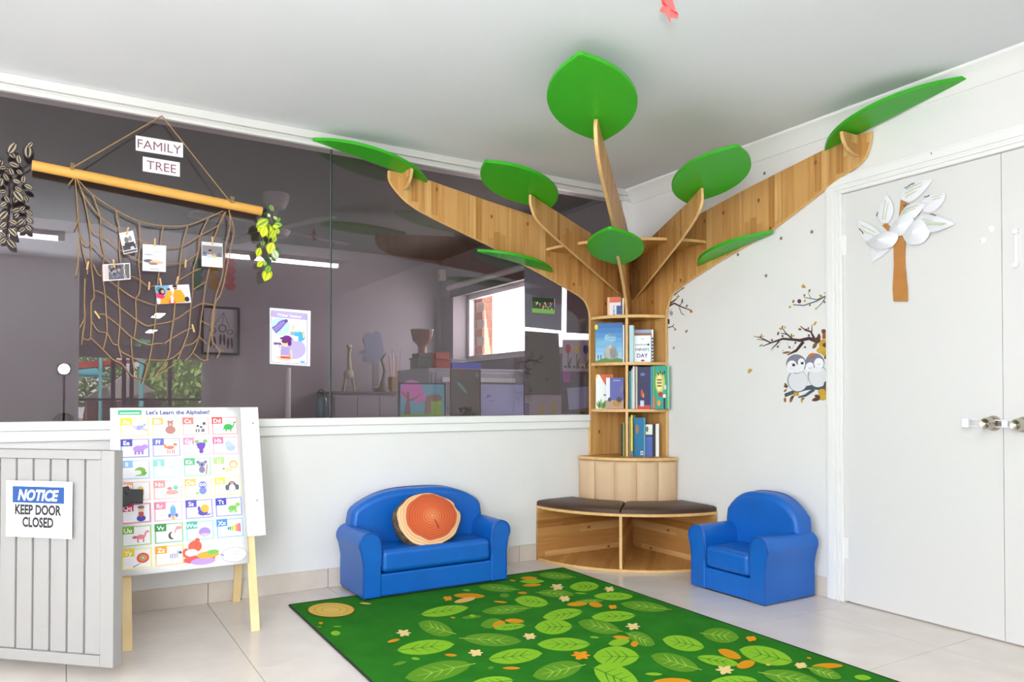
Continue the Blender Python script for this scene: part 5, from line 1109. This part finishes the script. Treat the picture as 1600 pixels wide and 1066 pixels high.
# ceiling battens and panels (seen mirrored in the glass)
for x in (-1.465,-3.93):
    e=empty('ceiling_batten',(x,-3.53,H),'long white ceiling light batten mirrored in the dark glass, %s'%('right one' if x>-2 else 'left one'),'light')
    yy=-3.555 if x>-2 else -3.505
    MB().box((x-.6,yy-.05,2.405),(x+.6,yy+.05,H)).build('housing', TRIM, e, bevel=.004)
    DG=mat('tube_glow_%d'%(x>-2),'#ffffff',.5,emit='#f4f9ff',estr=32 if x>-2 else 24)
    MB().prism([(x-.55,yy+.045*math.cos(R(180*k/8)),2.404-.034*math.sin(R(180*k/8))) for k in range(9)],(1.1,0,0)).build('diffuser', DG, e, smooth=60)
    for s in (-1,1): MB().box((x+s*.575-.024,yy-.046,2.366),(x+s*.575+.024,yy+.046,2.405)).build('end_cap', TRIM, e)
for x,y in ((-1.95,-9.75),(-1.74,-13.0)):
    e=empty('ceiling_panel',(x,y,H),'small ceiling light panel mirrored in the glass, %s'%('nearer one' if y>-10 else 'farther one'),'light')
    MB().box((x-.09,y-.42,2.42),(x+.09,y+.42,H)).build('housing', TRIM, e)
ex=empty('exit_sign',(-1.87,-13.5,2.2),'green lit exit sign mirrored small in the dark glass','sign')
MB().box((-2.04,-13.53,2.13),(-1.70,-13.5,2.28)).build('sign_box', mat('exit_green','#1d7a52',.5,emit='#1d9a62',estr=.5), ex)
p=Pr((-2.04,-13.4995,2.13),(1,0,0),(0,0,1),Vector((0,1,0)),base=.001); p.ell(.12,.1,.018,.018,(240,250,245)); p.line([(.12,.08),(.11,.05),(.14,.02)],.018,(240,250,245)); p.line([(.2,.075),(.28,.075)],.014,(240,250,245)); p.poly([(.28,.095),(.31,.075),(.28,.055)],(240,250,245)); p.build('sign_symbol', ex)
MB().tube([(-1.87,-13.515,2.28),(-1.87,-13.515,H)],.006,6).build('stem', TRIM, ex)
# ================================================================== NEXT ROOM THINGS
ns=MB(); ns.box((-4.2,.1,.865),(-.03,.45,.895)); struct(ns.build('trim_8', mat('shelf_board','#a29c9c',.6)))
SZ=.896
def stand(pts,y,label,name,cat,draw,th=.006,m=None,frame=None):
    """flat thing standing on the shelf behind the glass"""
    TL,TR,BR,BL=[onY(a,b,y) for a,b in pts]
    for q in (BL,BR): q.z=SZ
    U=BR-BL; W=U.length; U.normalize(); V=Vector((0,0,1)); Hh=(TL.z+TR.z)/2-SZ; nn=Vector((0,-1,0))
    e=empty(name,tuple(BL),label,cat); MB().obox(BL,U*W,V*Hh,-nn*th).build('sheet', m or PAPER, e)
    if frame:
        fm=mat('frame_'+frame,frame,.5)
        for O,a,b in ((BL,U*W,V*.008),(BL+V*(Hh-.008),U*W,V*.008),(BL+V*.008,U*.008,V*(Hh-.016)),(BL+U*(W-.008)+V*.008,U*.008,V*(Hh-.016))): MB().obox(O+nn*.003,a,b,-nn*.012).build('frame_side', fm, e)
    if draw: p=Pr(BL,U,V,nn,base=.0006); draw(p,W,Hh); p.build('painting', e)
    return e
def dtree(p,w,h):
    p.rect(0,0,w,h,(110,190,210)); p.rect(0,0,w,.13*h,(150,200,60)); p.ell(.27*w,.78*h,.24*w,.3*h,(226,130,210)); p.ell(.42*w,.62*h,.15*w,.18*h,(226,130,210)); p.rect(.66*w,.1*h,.92*w,.5*h,(160,210,80)); p.poly([(.1*w,.13*h),(.25*w,.13*h),(.22*w,.5*h),(.22*w,.75*h),(.16*w,.75*h),(.16*w,.5*h)],(146,110,100)); p.line([(.2*w,.5*h),(.36*w,.58*h),(.46*w,.7*h)],[.05*w,.03*w,.02*w],(146,110,100)); p.line([(.17*w,.6*h),(.06*w,.76*h)],.03*w,(146,110,100))
    p.poly([(.54*w,.13*h),(.68*w,.13*h),(.68*w,.5*h),(.56*w,.55*h)],(150,120,110)); p.ell(.75*w,.58*h,.18*w,.1*h,(150,120,110))
stand([(623,598),(696,599),(696,651),(623,652)],.16,'childs painting of a pink tree on blue, standing behind the glass','tree_painting','painting',dtree,frame='#23252c')
def ddark(p,w,h):
    p.rect(0,0,w,h,(98,90,84)); p.lens((.2*w,.75*h),(.55*w,.5*h),.1*w,(110,170,140)); p.ell(.35*w,.92*h,.06*w,.06*h,(150,60,50)); p.ell(.88*w,.88*h,.07*w,.05*h,(120,140,110)); p.ell(.5*w,.07*h,.17*w,.05*h,(40,34,34)); p.ell(.76*w,.07*h,.05*w,.04*h,(40,34,34))
stand([(704.5,577),(753,577),(751,651),(704,651)],.13,'tall dark painting with a brown frame standing behind the glass','dark_painting','painting',ddark,frame='#6a4534')
stand([(753,601),(818,601),(818,650),(751,650)],.15,'pale blue sheet standing behind the glass beside the dark painting','blue_sheet','paper',lambda p,w,h:(p.rect(.2*w,.5*h,.33*w,.52*h,(150,160,210)),p.line([(.14*w,.6*h),(.17*w,.68*h),(.22*w,.62*h)],.01,(120,130,180))),m=mat('pale_blue_paper','#c4cdfa',.7))
# papers taped behind the glass next to the bookcase
IN=.012
glass_sheet([(819,415),(878.5,432),(877.5,517),(820,511)],IN,'slate grey card taped behind the glass beside the tree trunk','slate_card','paper',None,m=mat('slate_paper','#8f9cab',.8))
def dgrp(p,w,h):
    p.rect(0,0,w,h,(60,90,54)); p.rect(0,0,w,.28*h,(130,180,90)); p.rect(0,.7*h,w,h,(36,60,40)); rn=random.Random(5)
    for k in range(40): p.ell(w*rn.uniform(.12,.92),h*rn.choice([.34,.46,.58,.68])+h*rn.uniform(-.03,.03),w*.03,h*.06,rn.choice([(230,230,240),(190,60,60),(60,70,130),(40,36,44),(220,190,150)]))
glass_sheet([(831,464),(867,467),(866.5,491),(831.5,488.5)],-.0012,'small group photo with green edge stuck on the slate card','group_photo','photo',dgrp)
glass_sheet([(820,517),(873,521),(877,616),(820,614.5)],IN,'black paper sheet taped behind the glass under the slate card','black_paper','paper',None,m=mat('black_paper','#5a504c',.9))
glass_sheet([(885.5,452),(921,470),(921,522),(885,520)],IN,'dark slate card taped behind the glass touching the tree trunk','slate_card','paper',None,m=mat('slate_paper2','#74747f',.8))
def dtul(p,w,h):
    p.rect(0,0,w,h,(190,186,200))
    for x,c in ((.2,(206,70,80)),(.52,(226,190,60)),(.86,(70,70,120))):
        p.line([(x*w,.08*h),(x*w,.6*h)],.03*w,(70,110,60)); p.ell(x*w,.72*h,.1*w,.15*h,c); p.lens((x*w,.1*h),((x+.12)*w,.45*h),.06*w,(80,120,60))
    for k in range(6): p.ell(w*(.1+.16*k),.14*h,.05*w,.04*h,(120,110,120))
glass_sheet([(879,531),(921,531),(921,581),(879,580)],IN,'sheet with painted tulips taped behind the glass beside the trunk','tulip_painting','painting',dtul)
glass_sheet([(886,606.5),(921,604),(921,637),(889,641)],IN,'tilted pale blue paper low behind the glass beside the trunk','pale_paper','paper',None,m=mat('pale_blue_paper2','#a9b4d2',.7))
glass_sheet([(880,581),(891,581),(891,598),(880,598)],IN,'small purple paper scrap behind the glass under the tulips','purple_paper','paper',None,m=mat('purple_paper','#b060b0',.7))
glass_sheet([(820,617),(877,617.5),(877,650),(820,650)],IN,'mauve grey sheet with two ochre smears behind the glass under the black paper','grey_sheet','paper',lambda p,w,h:(p.ell(.45*w,.3*h,.08*w,.3*h,(176,160,100)),p.ell(.78*w,.4*h,.1*w,.38*h,(170,156,104)),p.rect(.0,.0,.12*w,.6*h,(120,110,150))),m=mat('mauve_paper','#a79da4',.8))
# drink bottle
c=onY(502,640,.2); e=empty('drink_bottle',(c.x,.2,SZ),'dark teal drink bottle with a loop lid on the sill behind the glass','bottle')
TE=mat('teal_bottle','#1f5560',.35)
MB().lathe([(0,0),(.03,0),(.032,.006),(.032,.11),(.026,.125),(0,.125)],(c.x,.2,SZ),n=20).build('body', TE, e, smooth=40)
MB().lathe([(0,.125),(.022,.125),(.022,.14),(0,.14)],(c.x,.2,SZ),n=16).build('lid', BLACKP, e, smooth=40)
MB().tube([(c.x-.016,.2,SZ+.138),(c.x-.02,.2,SZ+.155),(c.x-.008,.2,SZ+.17),(c.x+.008,.2,SZ+.17),(c.x+.02,.2,SZ+.155),(c.x+.016,.2,SZ+.138)],.004,6).build('loop', BLACKP, e)
c=onY(100,655,.2); e=empty('dark_bowl',(c.x,.2,SZ),'small glossy dark brown upturned bowl resting on the sill behind the glass','bowl')
MB().ball((c.x,.2,SZ+.002),(.048,.048,.05),16).build('dome', mat('dark_dome','#2a2322',.25), e, smooth=60)
MB().lathe([(.050,0),(.056,.004),(.050,.008)],(c.x,.2,SZ),n=20).build('rim', mat('brown_rim','#5a3a30',.4), e)
# filing cabinet with drum and boxes
CY=1.2; a=onY(670,575,CY); cz=a.z; cx0=a.x; cxe=-.12
e=empty('filing_cabinet',(cx0+.3,CY+.3,0),'grey metal filing cabinet in the next room under the window','cabinet')
FG=mat('cabinet_grey','#a8a8b2',.4)
MB().box((cx0,CY,0),(cxe,CY+.62,cz)).build('body', FG, e, bevel=.004)
for k in range(4):
    z1_=cz-.03-.29*k; MB().box((cx0+.02,CY-.015,z1_-.27),(cxe-.02,CY,z1_)).build('drawer', FG, e, bevel=.003)
    MB().box((cx0+.1,CY-.035,z1_-.075),(cxe-.1,CY-.015,z1_-.04)).build('handle', TRIM, e)
def boxt(x0,x1,y0_,y,d,label,name,cat,colr,lid=None,zb=None):
    a=onY(x0,(y0_),y); b=onY(x1,y0_,y); z0=cz+.001 if zb is None else zb
    e=empty(name,(a.x,y,z0),label,cat); MB().box((a.x,y,z0),(b.x,y+d,a.z)).build('body', mat('c_'+colr,colr,.5), e, bevel=.004)
    if lid: MB().box((a.x-.006,y-.006,a.z),(b.x+.006,y+d+.006,a.z+.012)).build('lid', mat('c_'+lid,lid,.5), e, bevel=.003)
    return e,a,b
e1,a1,b1=boxt(653,674.5,561,1.3,.15,'dark green box on the filing cabinet under the drum','storage_box','box','#5a6a58','#3c463c')
e2,a2,b2=boxt(655,676,551.5,1.3,.14,'dark grey box stacked between the green box and the drum','storage_box','box','#5f5450',None,zb=a1.z+.0135)
boxt(680,704,564,1.25,.2,'lower red plastic box on the filing cabinet','storage_box','box','#b2402e','#8e3226')
zz=onY(690,564,1.25).z+.0135
boxt(681,702,552,1.25,.18,'upper red plastic box on the filing cabinet','storage_box','box','#c04a36','#9a3628',zb=zz)
e=empty('djembe_drum',((a2.x+b2.x)/2,1.37,a2.z),'small brown djembe drum on boxes on the filing cabinet','drum')
dc=((a2.x+b2.x)/2,1.37,a2.z+.0005); dh=onY(664,515.5,1.37).z-dc[2]
MB().lathe([(0,0),(.035,0),(.033,.25*dh),(.036,.33*dh),(.062,.48*dh),(.08,.75*dh),(.086,.97*dh),(0,.97*dh)],dc,n=20).build('shell', noisy('drum_wood','#7a3f28','#8f4f33',20,.4), e, smooth=40)
MB().lathe([(.088,.93*dh),(.09,.95*dh),(.09,1.0*dh),(.08,1.005*dh),(0,1.005*dh)],dc,n=20).build('skin', mat('drum_skin','#8a7465',.6), e, smooth=40)
for k in range(14):
    an=2*math.pi*k/14; MB().tube([(dc[0]+.088*math.cos(an),dc[1]+.088*math.sin(an),dc[2]+.95*dh),(dc[0]+.067*math.cos(an),dc[1]+.067*math.sin(an),dc[2]+.48*dh)],.0025,4).build('cord', mat('drum_cord','#4a2a1c',.8), e)
a=onY(706,573,1.25); 
e=empty('blue_tray',(a.x,1.25,cz),'blue plastic tray on the filing cabinet beside the red boxes','tray'); m=MB()
TB=mat('tray_blue','#4048b0',.4)
MB().box((a.x,1.25,cz+.001),(a.x+.26,1.5,cz+.008)).build('tray_floor', TB, e)
for q in (((a.x,1.25),(a.x+.26,1.256)),((a.x,1.494),(a.x+.26,1.5)),((a.x,1.256),(a.x+.006,1.494)),((a.x+.254,1.256),(a.x+.26,1.494))): MB().box((*q[0],cz+.008),(*q[1],cz+.05)).build('tray_side', TB, e)
e=empty('paper_pile',(a.x+.06,1.35,cz),'loose white papers sticking out of the blue tray','papers')
for k in range(5): MB().box((a.x+.03,1.3,cz+.0095+.018*k),(a.x+.2-.01*k,1.48,cz+.012+.018*k)).build('sheet', PAPER, e)
# ceiling fan in the next room
e=empty('ceiling_fan',(-2.08,1.33,H),'grey ceiling fan in the next room seen through the dark glass','fan')
FN=mat('fan_grey','#8d8884',.5)
MB().lathe([(0,0),(.09,0),(.085,-.05),(.06,-.10),(.03,-.11),(0,-.11)],(-2.08,1.33,H),n=20).build('canopy', FN, e, smooth=40)
MB().tube([(-2.08,1.33,H-.1),(-2.08,1.33,2.2)],.015,10).build('rod', FN, e)
MB().lathe([(0,.04),(.08,.035),(.1,0),(.08,-.04),(0,-.05)],(-2.08,1.33,2.19),n=20).build('motor', FN, e, smooth=40)
for k in range(4):
    an=R(20+90*k); d_=Vector((math.cos(an),math.sin(an),0)); q_=Vector((-d_.y,d_.x,.15))
    MB().prism([Vector((-2.08,1.33,2.19))+d_*r_+q_*w_ for r_,w_ in ((.09,-.03),(.25,-.065),(.6,-.07),(.63,0),(.6,.06),(.25,.05),(.09,.03))],(0,0,.006)).build('blade', FN, e)
# far wall decorations of the next room
YF=2.995
def farthing(name,label,cat): 
    e=empty(name,tuple(onY(590,560,YF)),label,cat); return e,Pr((0,YF-.001,0),(1,0,0),(0,0,1),Vector((0,-1,0)),base=.0006)
def fz(x,y): g=onY(x,y,YF); return (g.x,g.z)
e,p=farthing('painted_tree_sticker','blue grey tree shaped wall sticker on the next room far wall','sticker')
pts=[(572,552),(560,553),(561,549),(572,545),(567,530),(574,519),(582,522),(586,517),(594,520),(597,533),(600,550),(595,563),(588,570),(575,566),(566,565)]
p.poly([fz(*q) for q in pts],(112,118,138)); p.poly([fz(*q) for q in ((584,568),(592,568),(592,604),(583,604))],(110,104,108)); p.poly([fz(*q) for q in ((583,606),(592,606),(590,614),(584,614))],(80,74,80)); p.build('tree_print', e)
fr=empty('dream_catcher_frame',tuple(onY(343,515,YF)),'black box frame of dream catchers seen through the rope net','picture frame')
q=[onY(x,y,YF) for x,y in ((315,478.5),(374,481),(373.5,557),(313,552))]; xl=(q[0].x+q[3].x)/2; xr=(q[1].x+q[2].x)/2; zt_=(q[0].z+q[1].z)/2; zb_=(q[2].z+q[3].z)/2
for A_,B_ in (((xl,zb_),(xr,zb_+.018)),((xl,zt_-.018),(xr,zt_)),((xl,zb_+.018),(xl+.018,zt_-.018)),((xr-.018,zb_+.018),(xr,zt_-.018))): MB().box((A_[0],YF-.03,A_[1]),(B_[0],YF,B_[1])).build('frame_side', mat('black_frame','#1c1618',.4), fr)
MB().box((xl+.018,YF-.006,zb_+.018),(xr-.018,YF,zt_-.018)).build('backing', mat('frame_back','#b8b2ba',.7), fr)
p=Pr((xl,YF-.0065,zb_),(1,0,0),(0,0,1),Vector((0,-1,0)),base=.0006); W_=xr-xl; H_=zt_-zb_
for cx_,cy_,r_ in ((.3,.5,.09),(.55,.55,.11),(.75,.48,.08)):
    p.ell(cx_*W_,cy_*H_,r_*W_,r_*W_,(70,58,56)); p.ell(cx_*W_,cy_*H_,r_*W_*.75,r_*W_*.75,(176,168,172)); p.line([(cx_*W_,(cy_+.08)*H_),(.58*W_,.88*H_)],.006*W_*2,(70,58,56))
    for dx_ in (-.04,.04): p.lens(((cx_+dx_)*W_,(cy_-.1)*H_),((cx_+dx_*1.4)*W_,(cy_-.36)*H_),.07*W_,(74,62,58))
p.build('dream_catcher', fr)
for i,(x,c,nm) in enumerate(((309,'#3f7a5c','green'),(334,'#b08432','amber'),(360,'#b8434a','red'))):
    t_=onY(x,405,2.6); e=empty('paper_string',(t_.x,2.6,H),nm+' paper shapes on a string in the next room behind the net','decoration')
    MB().tube([(t_.x,2.6,H),(t_.x,2.6,onY(x,455,2.6).z)],.002,4).build('string', ROPE, e)
    for k in range(4): 
        cz_=onY(x,411+12*k,2.6).z; MB().prism([(t_.x+.045*math.cos(R(60*j)),2.598,cz_+.04*math.sin(R(60*j))) for j in range(6)],(0,.002,0)).build('paper_shape', mat('ps_'+nm,c,.7), e)
sn=onX(684,432,-.02); e=empty('motion_sensor',tuple(sn),'small white alarm sensor in the next room ceiling corner','sensor')
MB().box((-.07,2.86,sn.z-.07),(-.005,2.93,sn.z+.05)).build('housing', mat('sensor_cream','#e6dcc8',.5), e, bevel=.01)
MB().box((-.073,2.87,sn.z-.05),(-.07,2.92,sn.z+.0)).build('lens', mat('sensor_lens','#bfb8a8',.3), e)
a=onY(450,640,2.2); e=empty('white_pole',(a.x,2.2,0),'thin pale upright pole in the next room under the water poster','pole')
MB().tube([(a.x,2.2,.03),(a.x,2.2,onY(450,575,2.2).z)],.022,12).build('shaft', TRIM, e, smooth=40); MB().lathe([(0,0),(.16,0),(.15,.02),(.03,.03),(0,.03)],(a.x,2.2,0),n=24).build('foot', TRIM, e, smooth=40)
# low cupboard and pieces along the far wall
a=onY(520,615,2.6); b=onY(628,615,2.6); e=empty('low_cupboard',(a.x,2.6,0),'low pale cupboard against the next room far wall','cupboard')
PC=mat('cupboard_pale','#aaa4aa',.6); MB().box((a.x,2.6,0),(b.x,2.99,a.z)).build('body', PC, e); 
for k in range(3): MB().box((a.x+.01+(b.x-a.x-.02)*k/3+.004,2.585,.06),(a.x+.01+(b.x-a.x-.02)*(k+1)/3-.004,2.6,a.z-.03)).build('door', mat('cupboard_door','#968f96',.6), e)
MB().box((a.x-.02,2.57,a.z),(b.x+.02,2.995,a.z+.02)).build('worktop', mat('worktop_dark','#5d5560',.5), e)
wz=a.z+.021
xx=onY(545,600,2.75); e=empty('wooden_animal',(xx.x,2.75,wz),'small carved wooden animal with tall neck on the cupboard','ornament')
WZm=noisy('pale_carving','#a8a08c','#bcb49e',20,.6)
MB().ball((xx.x,2.75,wz+.16),(.05,.03,.05),14).build('body', WZm, e, smooth=60); MB().tube([(xx.x+.01,2.75,wz+.18),(xx.x+.0,2.75,wz+.34),(xx.x+.01,2.75,wz+.40)],[.025,.015,.02],8).build('neck', WZm, e, smooth=60); MB().ball((xx.x+.005,2.75,wz+.42),(.03,.018,.02),10).build('head', WZm, e, smooth=60)
for s_ in (-1,1):
    for t_ in (-1,1): MB().tube([(xx.x+.03*s_,2.75+.012*t_,wz+.14),(xx.x+.055*s_,2.75+.015*t_,wz)],.009,6).build('leg', WZm, e)
xx=onY(598,605,2.7); e=empty('giraffe_ornament',(xx.x,2.7,wz),'slim wooden curved necked ornament on the cupboard','ornament')
GM=mat('dark_carving','#6c5648',.6); MB().lathe([(0,0),(.07,0),(.06,.02),(.03,.05),(.02,.10),(0,.1)],(xx.x,2.7,wz),n=16).build('base', GM, e, smooth=40); MB().tube([(xx.x,2.7,wz+.09),(xx.x+.02,2.7,wz+.2),(xx.x-.01,2.7,wz+.3),(xx.x+.03,2.7,wz+.36)],[.018,.014,.012,.008],8).build('neck', GM, e, smooth=60)
xx=onY(617,590,2.7); e=empty('pencil_pot',(xx.x,2.7,wz),'brown square pot with upright pencils on the cupboard','pot')
MB().box((xx.x-.05,2.65,wz),(xx.x+.05,2.75,wz+.14)).build('pot', mat('pot_brown','#8a6e46',.6), e, bevel=.004)
for k in range(6): MB().tube([(xx.x-.035+.014*k,2.7+.02*(-1)**k,wz+.14),(xx.x-.05+.02*k,2.7+.03*(-1)**k,wz+.34+.03*(k%3))],.005,6).build('pencil', mat('pencil_%d'%(k%3),('#c9804a','#d8d4da','#a8a0b4')[k%3],.5), e)
# ================================================================== OUTSIDE
GRS=noisy('outdoor_ground','#8d8a78','#a29c88',1.5,.9)
struct(MB().box((-30,-45,-.2),(30,YB-.2,-.05)).build('ground_yard', GRS))
struct(MB().box((.35,-6,-.2),(40,20,-.1)).build('ground_side', GRS))
def mir(x,y,yv): g=onY(x,y,yv); return Vector((g.x,-g.y,g.z))
LFG=mat('tree_foliage','#7fa84a',.7); LFG2=mat('tree_foliage_light','#a2c566',.7); BARK=noisy('tree_bark','#6a5346','#7d6554',10,.9)
def tree_out(cx,cy,h,rad,label,m_,seed,n=900):
    rn=random.Random(seed); e=empty('yard_tree',(cx,cy,-.05),label,'tree')
    MB().tube([(cx,cy,-.05),(cx+.1,cy,h*.3),(cx-.1,cy+.1,h*.6)],[.16,.12,.06],8).build('trunk', BARK, e)
    m=MB()
    for k in range(n):
        a=rn.uniform(0,6.28); b_=rn.uniform(-.9,1); r_=rad*rn.uniform(.5,1)**.5; z=h*.62+b_*rad*.9; q=math.sqrt(max(0,1-b_*b_))*r_
        c=Vector((cx+q*math.cos(a),cy+q*math.sin(a),z)); s=rn.uniform(.1,.22); u=Vector((rn.uniform(-1,1),rn.uniform(-1,1),rn.uniform(-1,1))).normalized(); v=u.orthogonal().normalized()
        m.add([c-u*s,c-v*s*.5,c+u*s,c+v*s*.5],[(0,1,2,3)])
    f=m.build('foliage', m_, e); f['kind']='stuff'
g=mir(285,610,24); tree_out(g.x+.2,g.y,2.6,1.15,'leafy green tree outside the far window, right hand mirrored one',LFG2,1,1500)
g=mir(262,620,29); tree_out(g.x,g.y,2.8,1.2,'leafy green tree outside the far window, middle mirrored one',LFG,2,1200)
g=mir(135,600,33); tree_out(g.x,g.y,3.2,1.5,'olive tree with bent trunk behind the blue shade sail',LFG,3,900)
def sail(pts,label,c):
    e=empty('shade_sail',tuple(pts[0]),label,'shade sail'); MB().prism(pts,(0,0,.03)).build('cloth', mat('sail_'+c,c,.7), e); return e
sail([mir(97,568,21),mir(97,580,21),mir(175,573,24),mir(230,562,24)],'red shade sail outside mirrored in the left glass','#e0503c')
sail([mir(100,588,20.5),mir(172,591,23),mir(150,577,25),mir(105,580,25)],'turquoise blue shade sail outside mirrored in the left glass','#35a8b8')
for x,lb in ((157,'left thin turquoise shade sail post outside'),(221,'right thick turquoise shade sail post outside')):
    g=mir(x,600,22); e=empty('sail_post',(g.x,g.y,-.05),lb,'post'); r_=.05 if x<200 else .07
    MB().tube([(g.x,g.y,-.05),(g.x,g.y,2.6)],r_,10).build('post_pole', mat('turquoise_post','#6fc4c8',.5), e, smooth=40); MB().box((g.x-.15,g.y-.15,-.05),(g.x+.15,g.y+.15,0.02)).build('footing', GRS, e)
g=mir(195,615,26); e=empty('shed',(g.x,g.y,-.05),'grey gabled garden shed outside the far window','shed')
MB().box((g.x-1.2,g.y-1,-.05),(g.x+1.2,g.y+1,1.0)).build('walls', mat('shed_wall','#8a5a50',.8), e); MB().prism([(g.x-1.4,g.y+1.1,.95),(g.x+1.4,g.y+1.1,.95),(g.x,g.y+1.1,1.9)],(0,-2.2,0)).build('roof', mat('shed_roof','#b5aaa6',.8), e)
# brick reveal and roof beyond the next room window
bw=empty('brick_pier',(.4,2.95,0),'red brick pier outside the next room window','brick wall'); bmesh_=None
BRK=noisy('brick_face','#c98a72','#d69a80',9,.85)
MB().box((.262,2.56,.0),(.36,3.1,2.6)).build('mortar', mat('mortar','#d8cec4',.9), bw)
shared=MB().box((0,0,0),(.012,.23,.076)).mesh('brick', BRK)
for r_ in range(12):
    for k in range(-1,2):
        o=bpy.data.objects.new('brick',shared); col.objects.link(o); o.parent=bw; y_=2.565+.24*k+(.12 if r_%2 else 0)
        if y_<2.55: continue
        if y_+.23>3.1: continue
        o.location=Vector((.252,y_,1.3+.086*r_))-bw.location
    # end faces towards the opening
    o=bpy.data.objects.new('brick',MB().box((0,0,0),(.094,.012,.076)).mesh('brick',BRK)); col.objects.link(o); o.parent=bw; o.location=Vector((.264,2.549,1.3+.086*r_))-bw.location
nr=empty('neighbour_house',(16,9,0),'pale tiled roof of the neighbouring house beyond the window','house')
MB().box((14,2,0),(20,16,2.0)).build('walls', mat('house_wall','#e0d6cc',.9), nr)
rfm=mat('roof_tile','#f4e4dc',.9)
MB().prism([(13.6,1.6,2.0),(17,1.6,3.3),(20.4,1.6,2.0)],(0,14.8,0)).build('roof', rfm, nr)
for k in range(12): MB().obox(Vector((13.6,1.62,2.0))+Vector((3.4,0,1.3))*(k/12),(.25,0,.0),(0,14.7,0),(-.02,0,.05)).build('tile_course', rfm, nr)

# flash on a stand beside the camera, mirrored in the glass
g=onY(100,577,4.12); FX,FZ=g.x,g.z
e=empty('flash_stand',(FX,-4.2,0),'black flash unit on a tripod stand, mirrored as a bright spot low in the glass','flash')
MB().box((FX-.055,-4.2,FZ-.05),(FX+.055,-4.125,FZ+.05)).build('flash_head', BLACKP, e, bevel=.006)
MB().lathe([(0,0),(.045,0),(.045,.003),(0,.003)],(FX,-4.125,FZ),(0,1,0),20).build('flash_tube', mat('flash_glow','#ffffff',.3,emit='#ffffff',estr=60), e)
MB().tube([(FX,-4.17,FZ-.03),(FX,-4.17,.25)],.011,8).build('column', BLACKP, e)
for k in range(3): MB().tube([(FX,-4.17,.5),(FX+.3*math.cos(R(30+120*k)),-4.17-.3*math.sin(R(30+120*k))+.0,.008)],.008,6).build('leg', BLACKP, e)
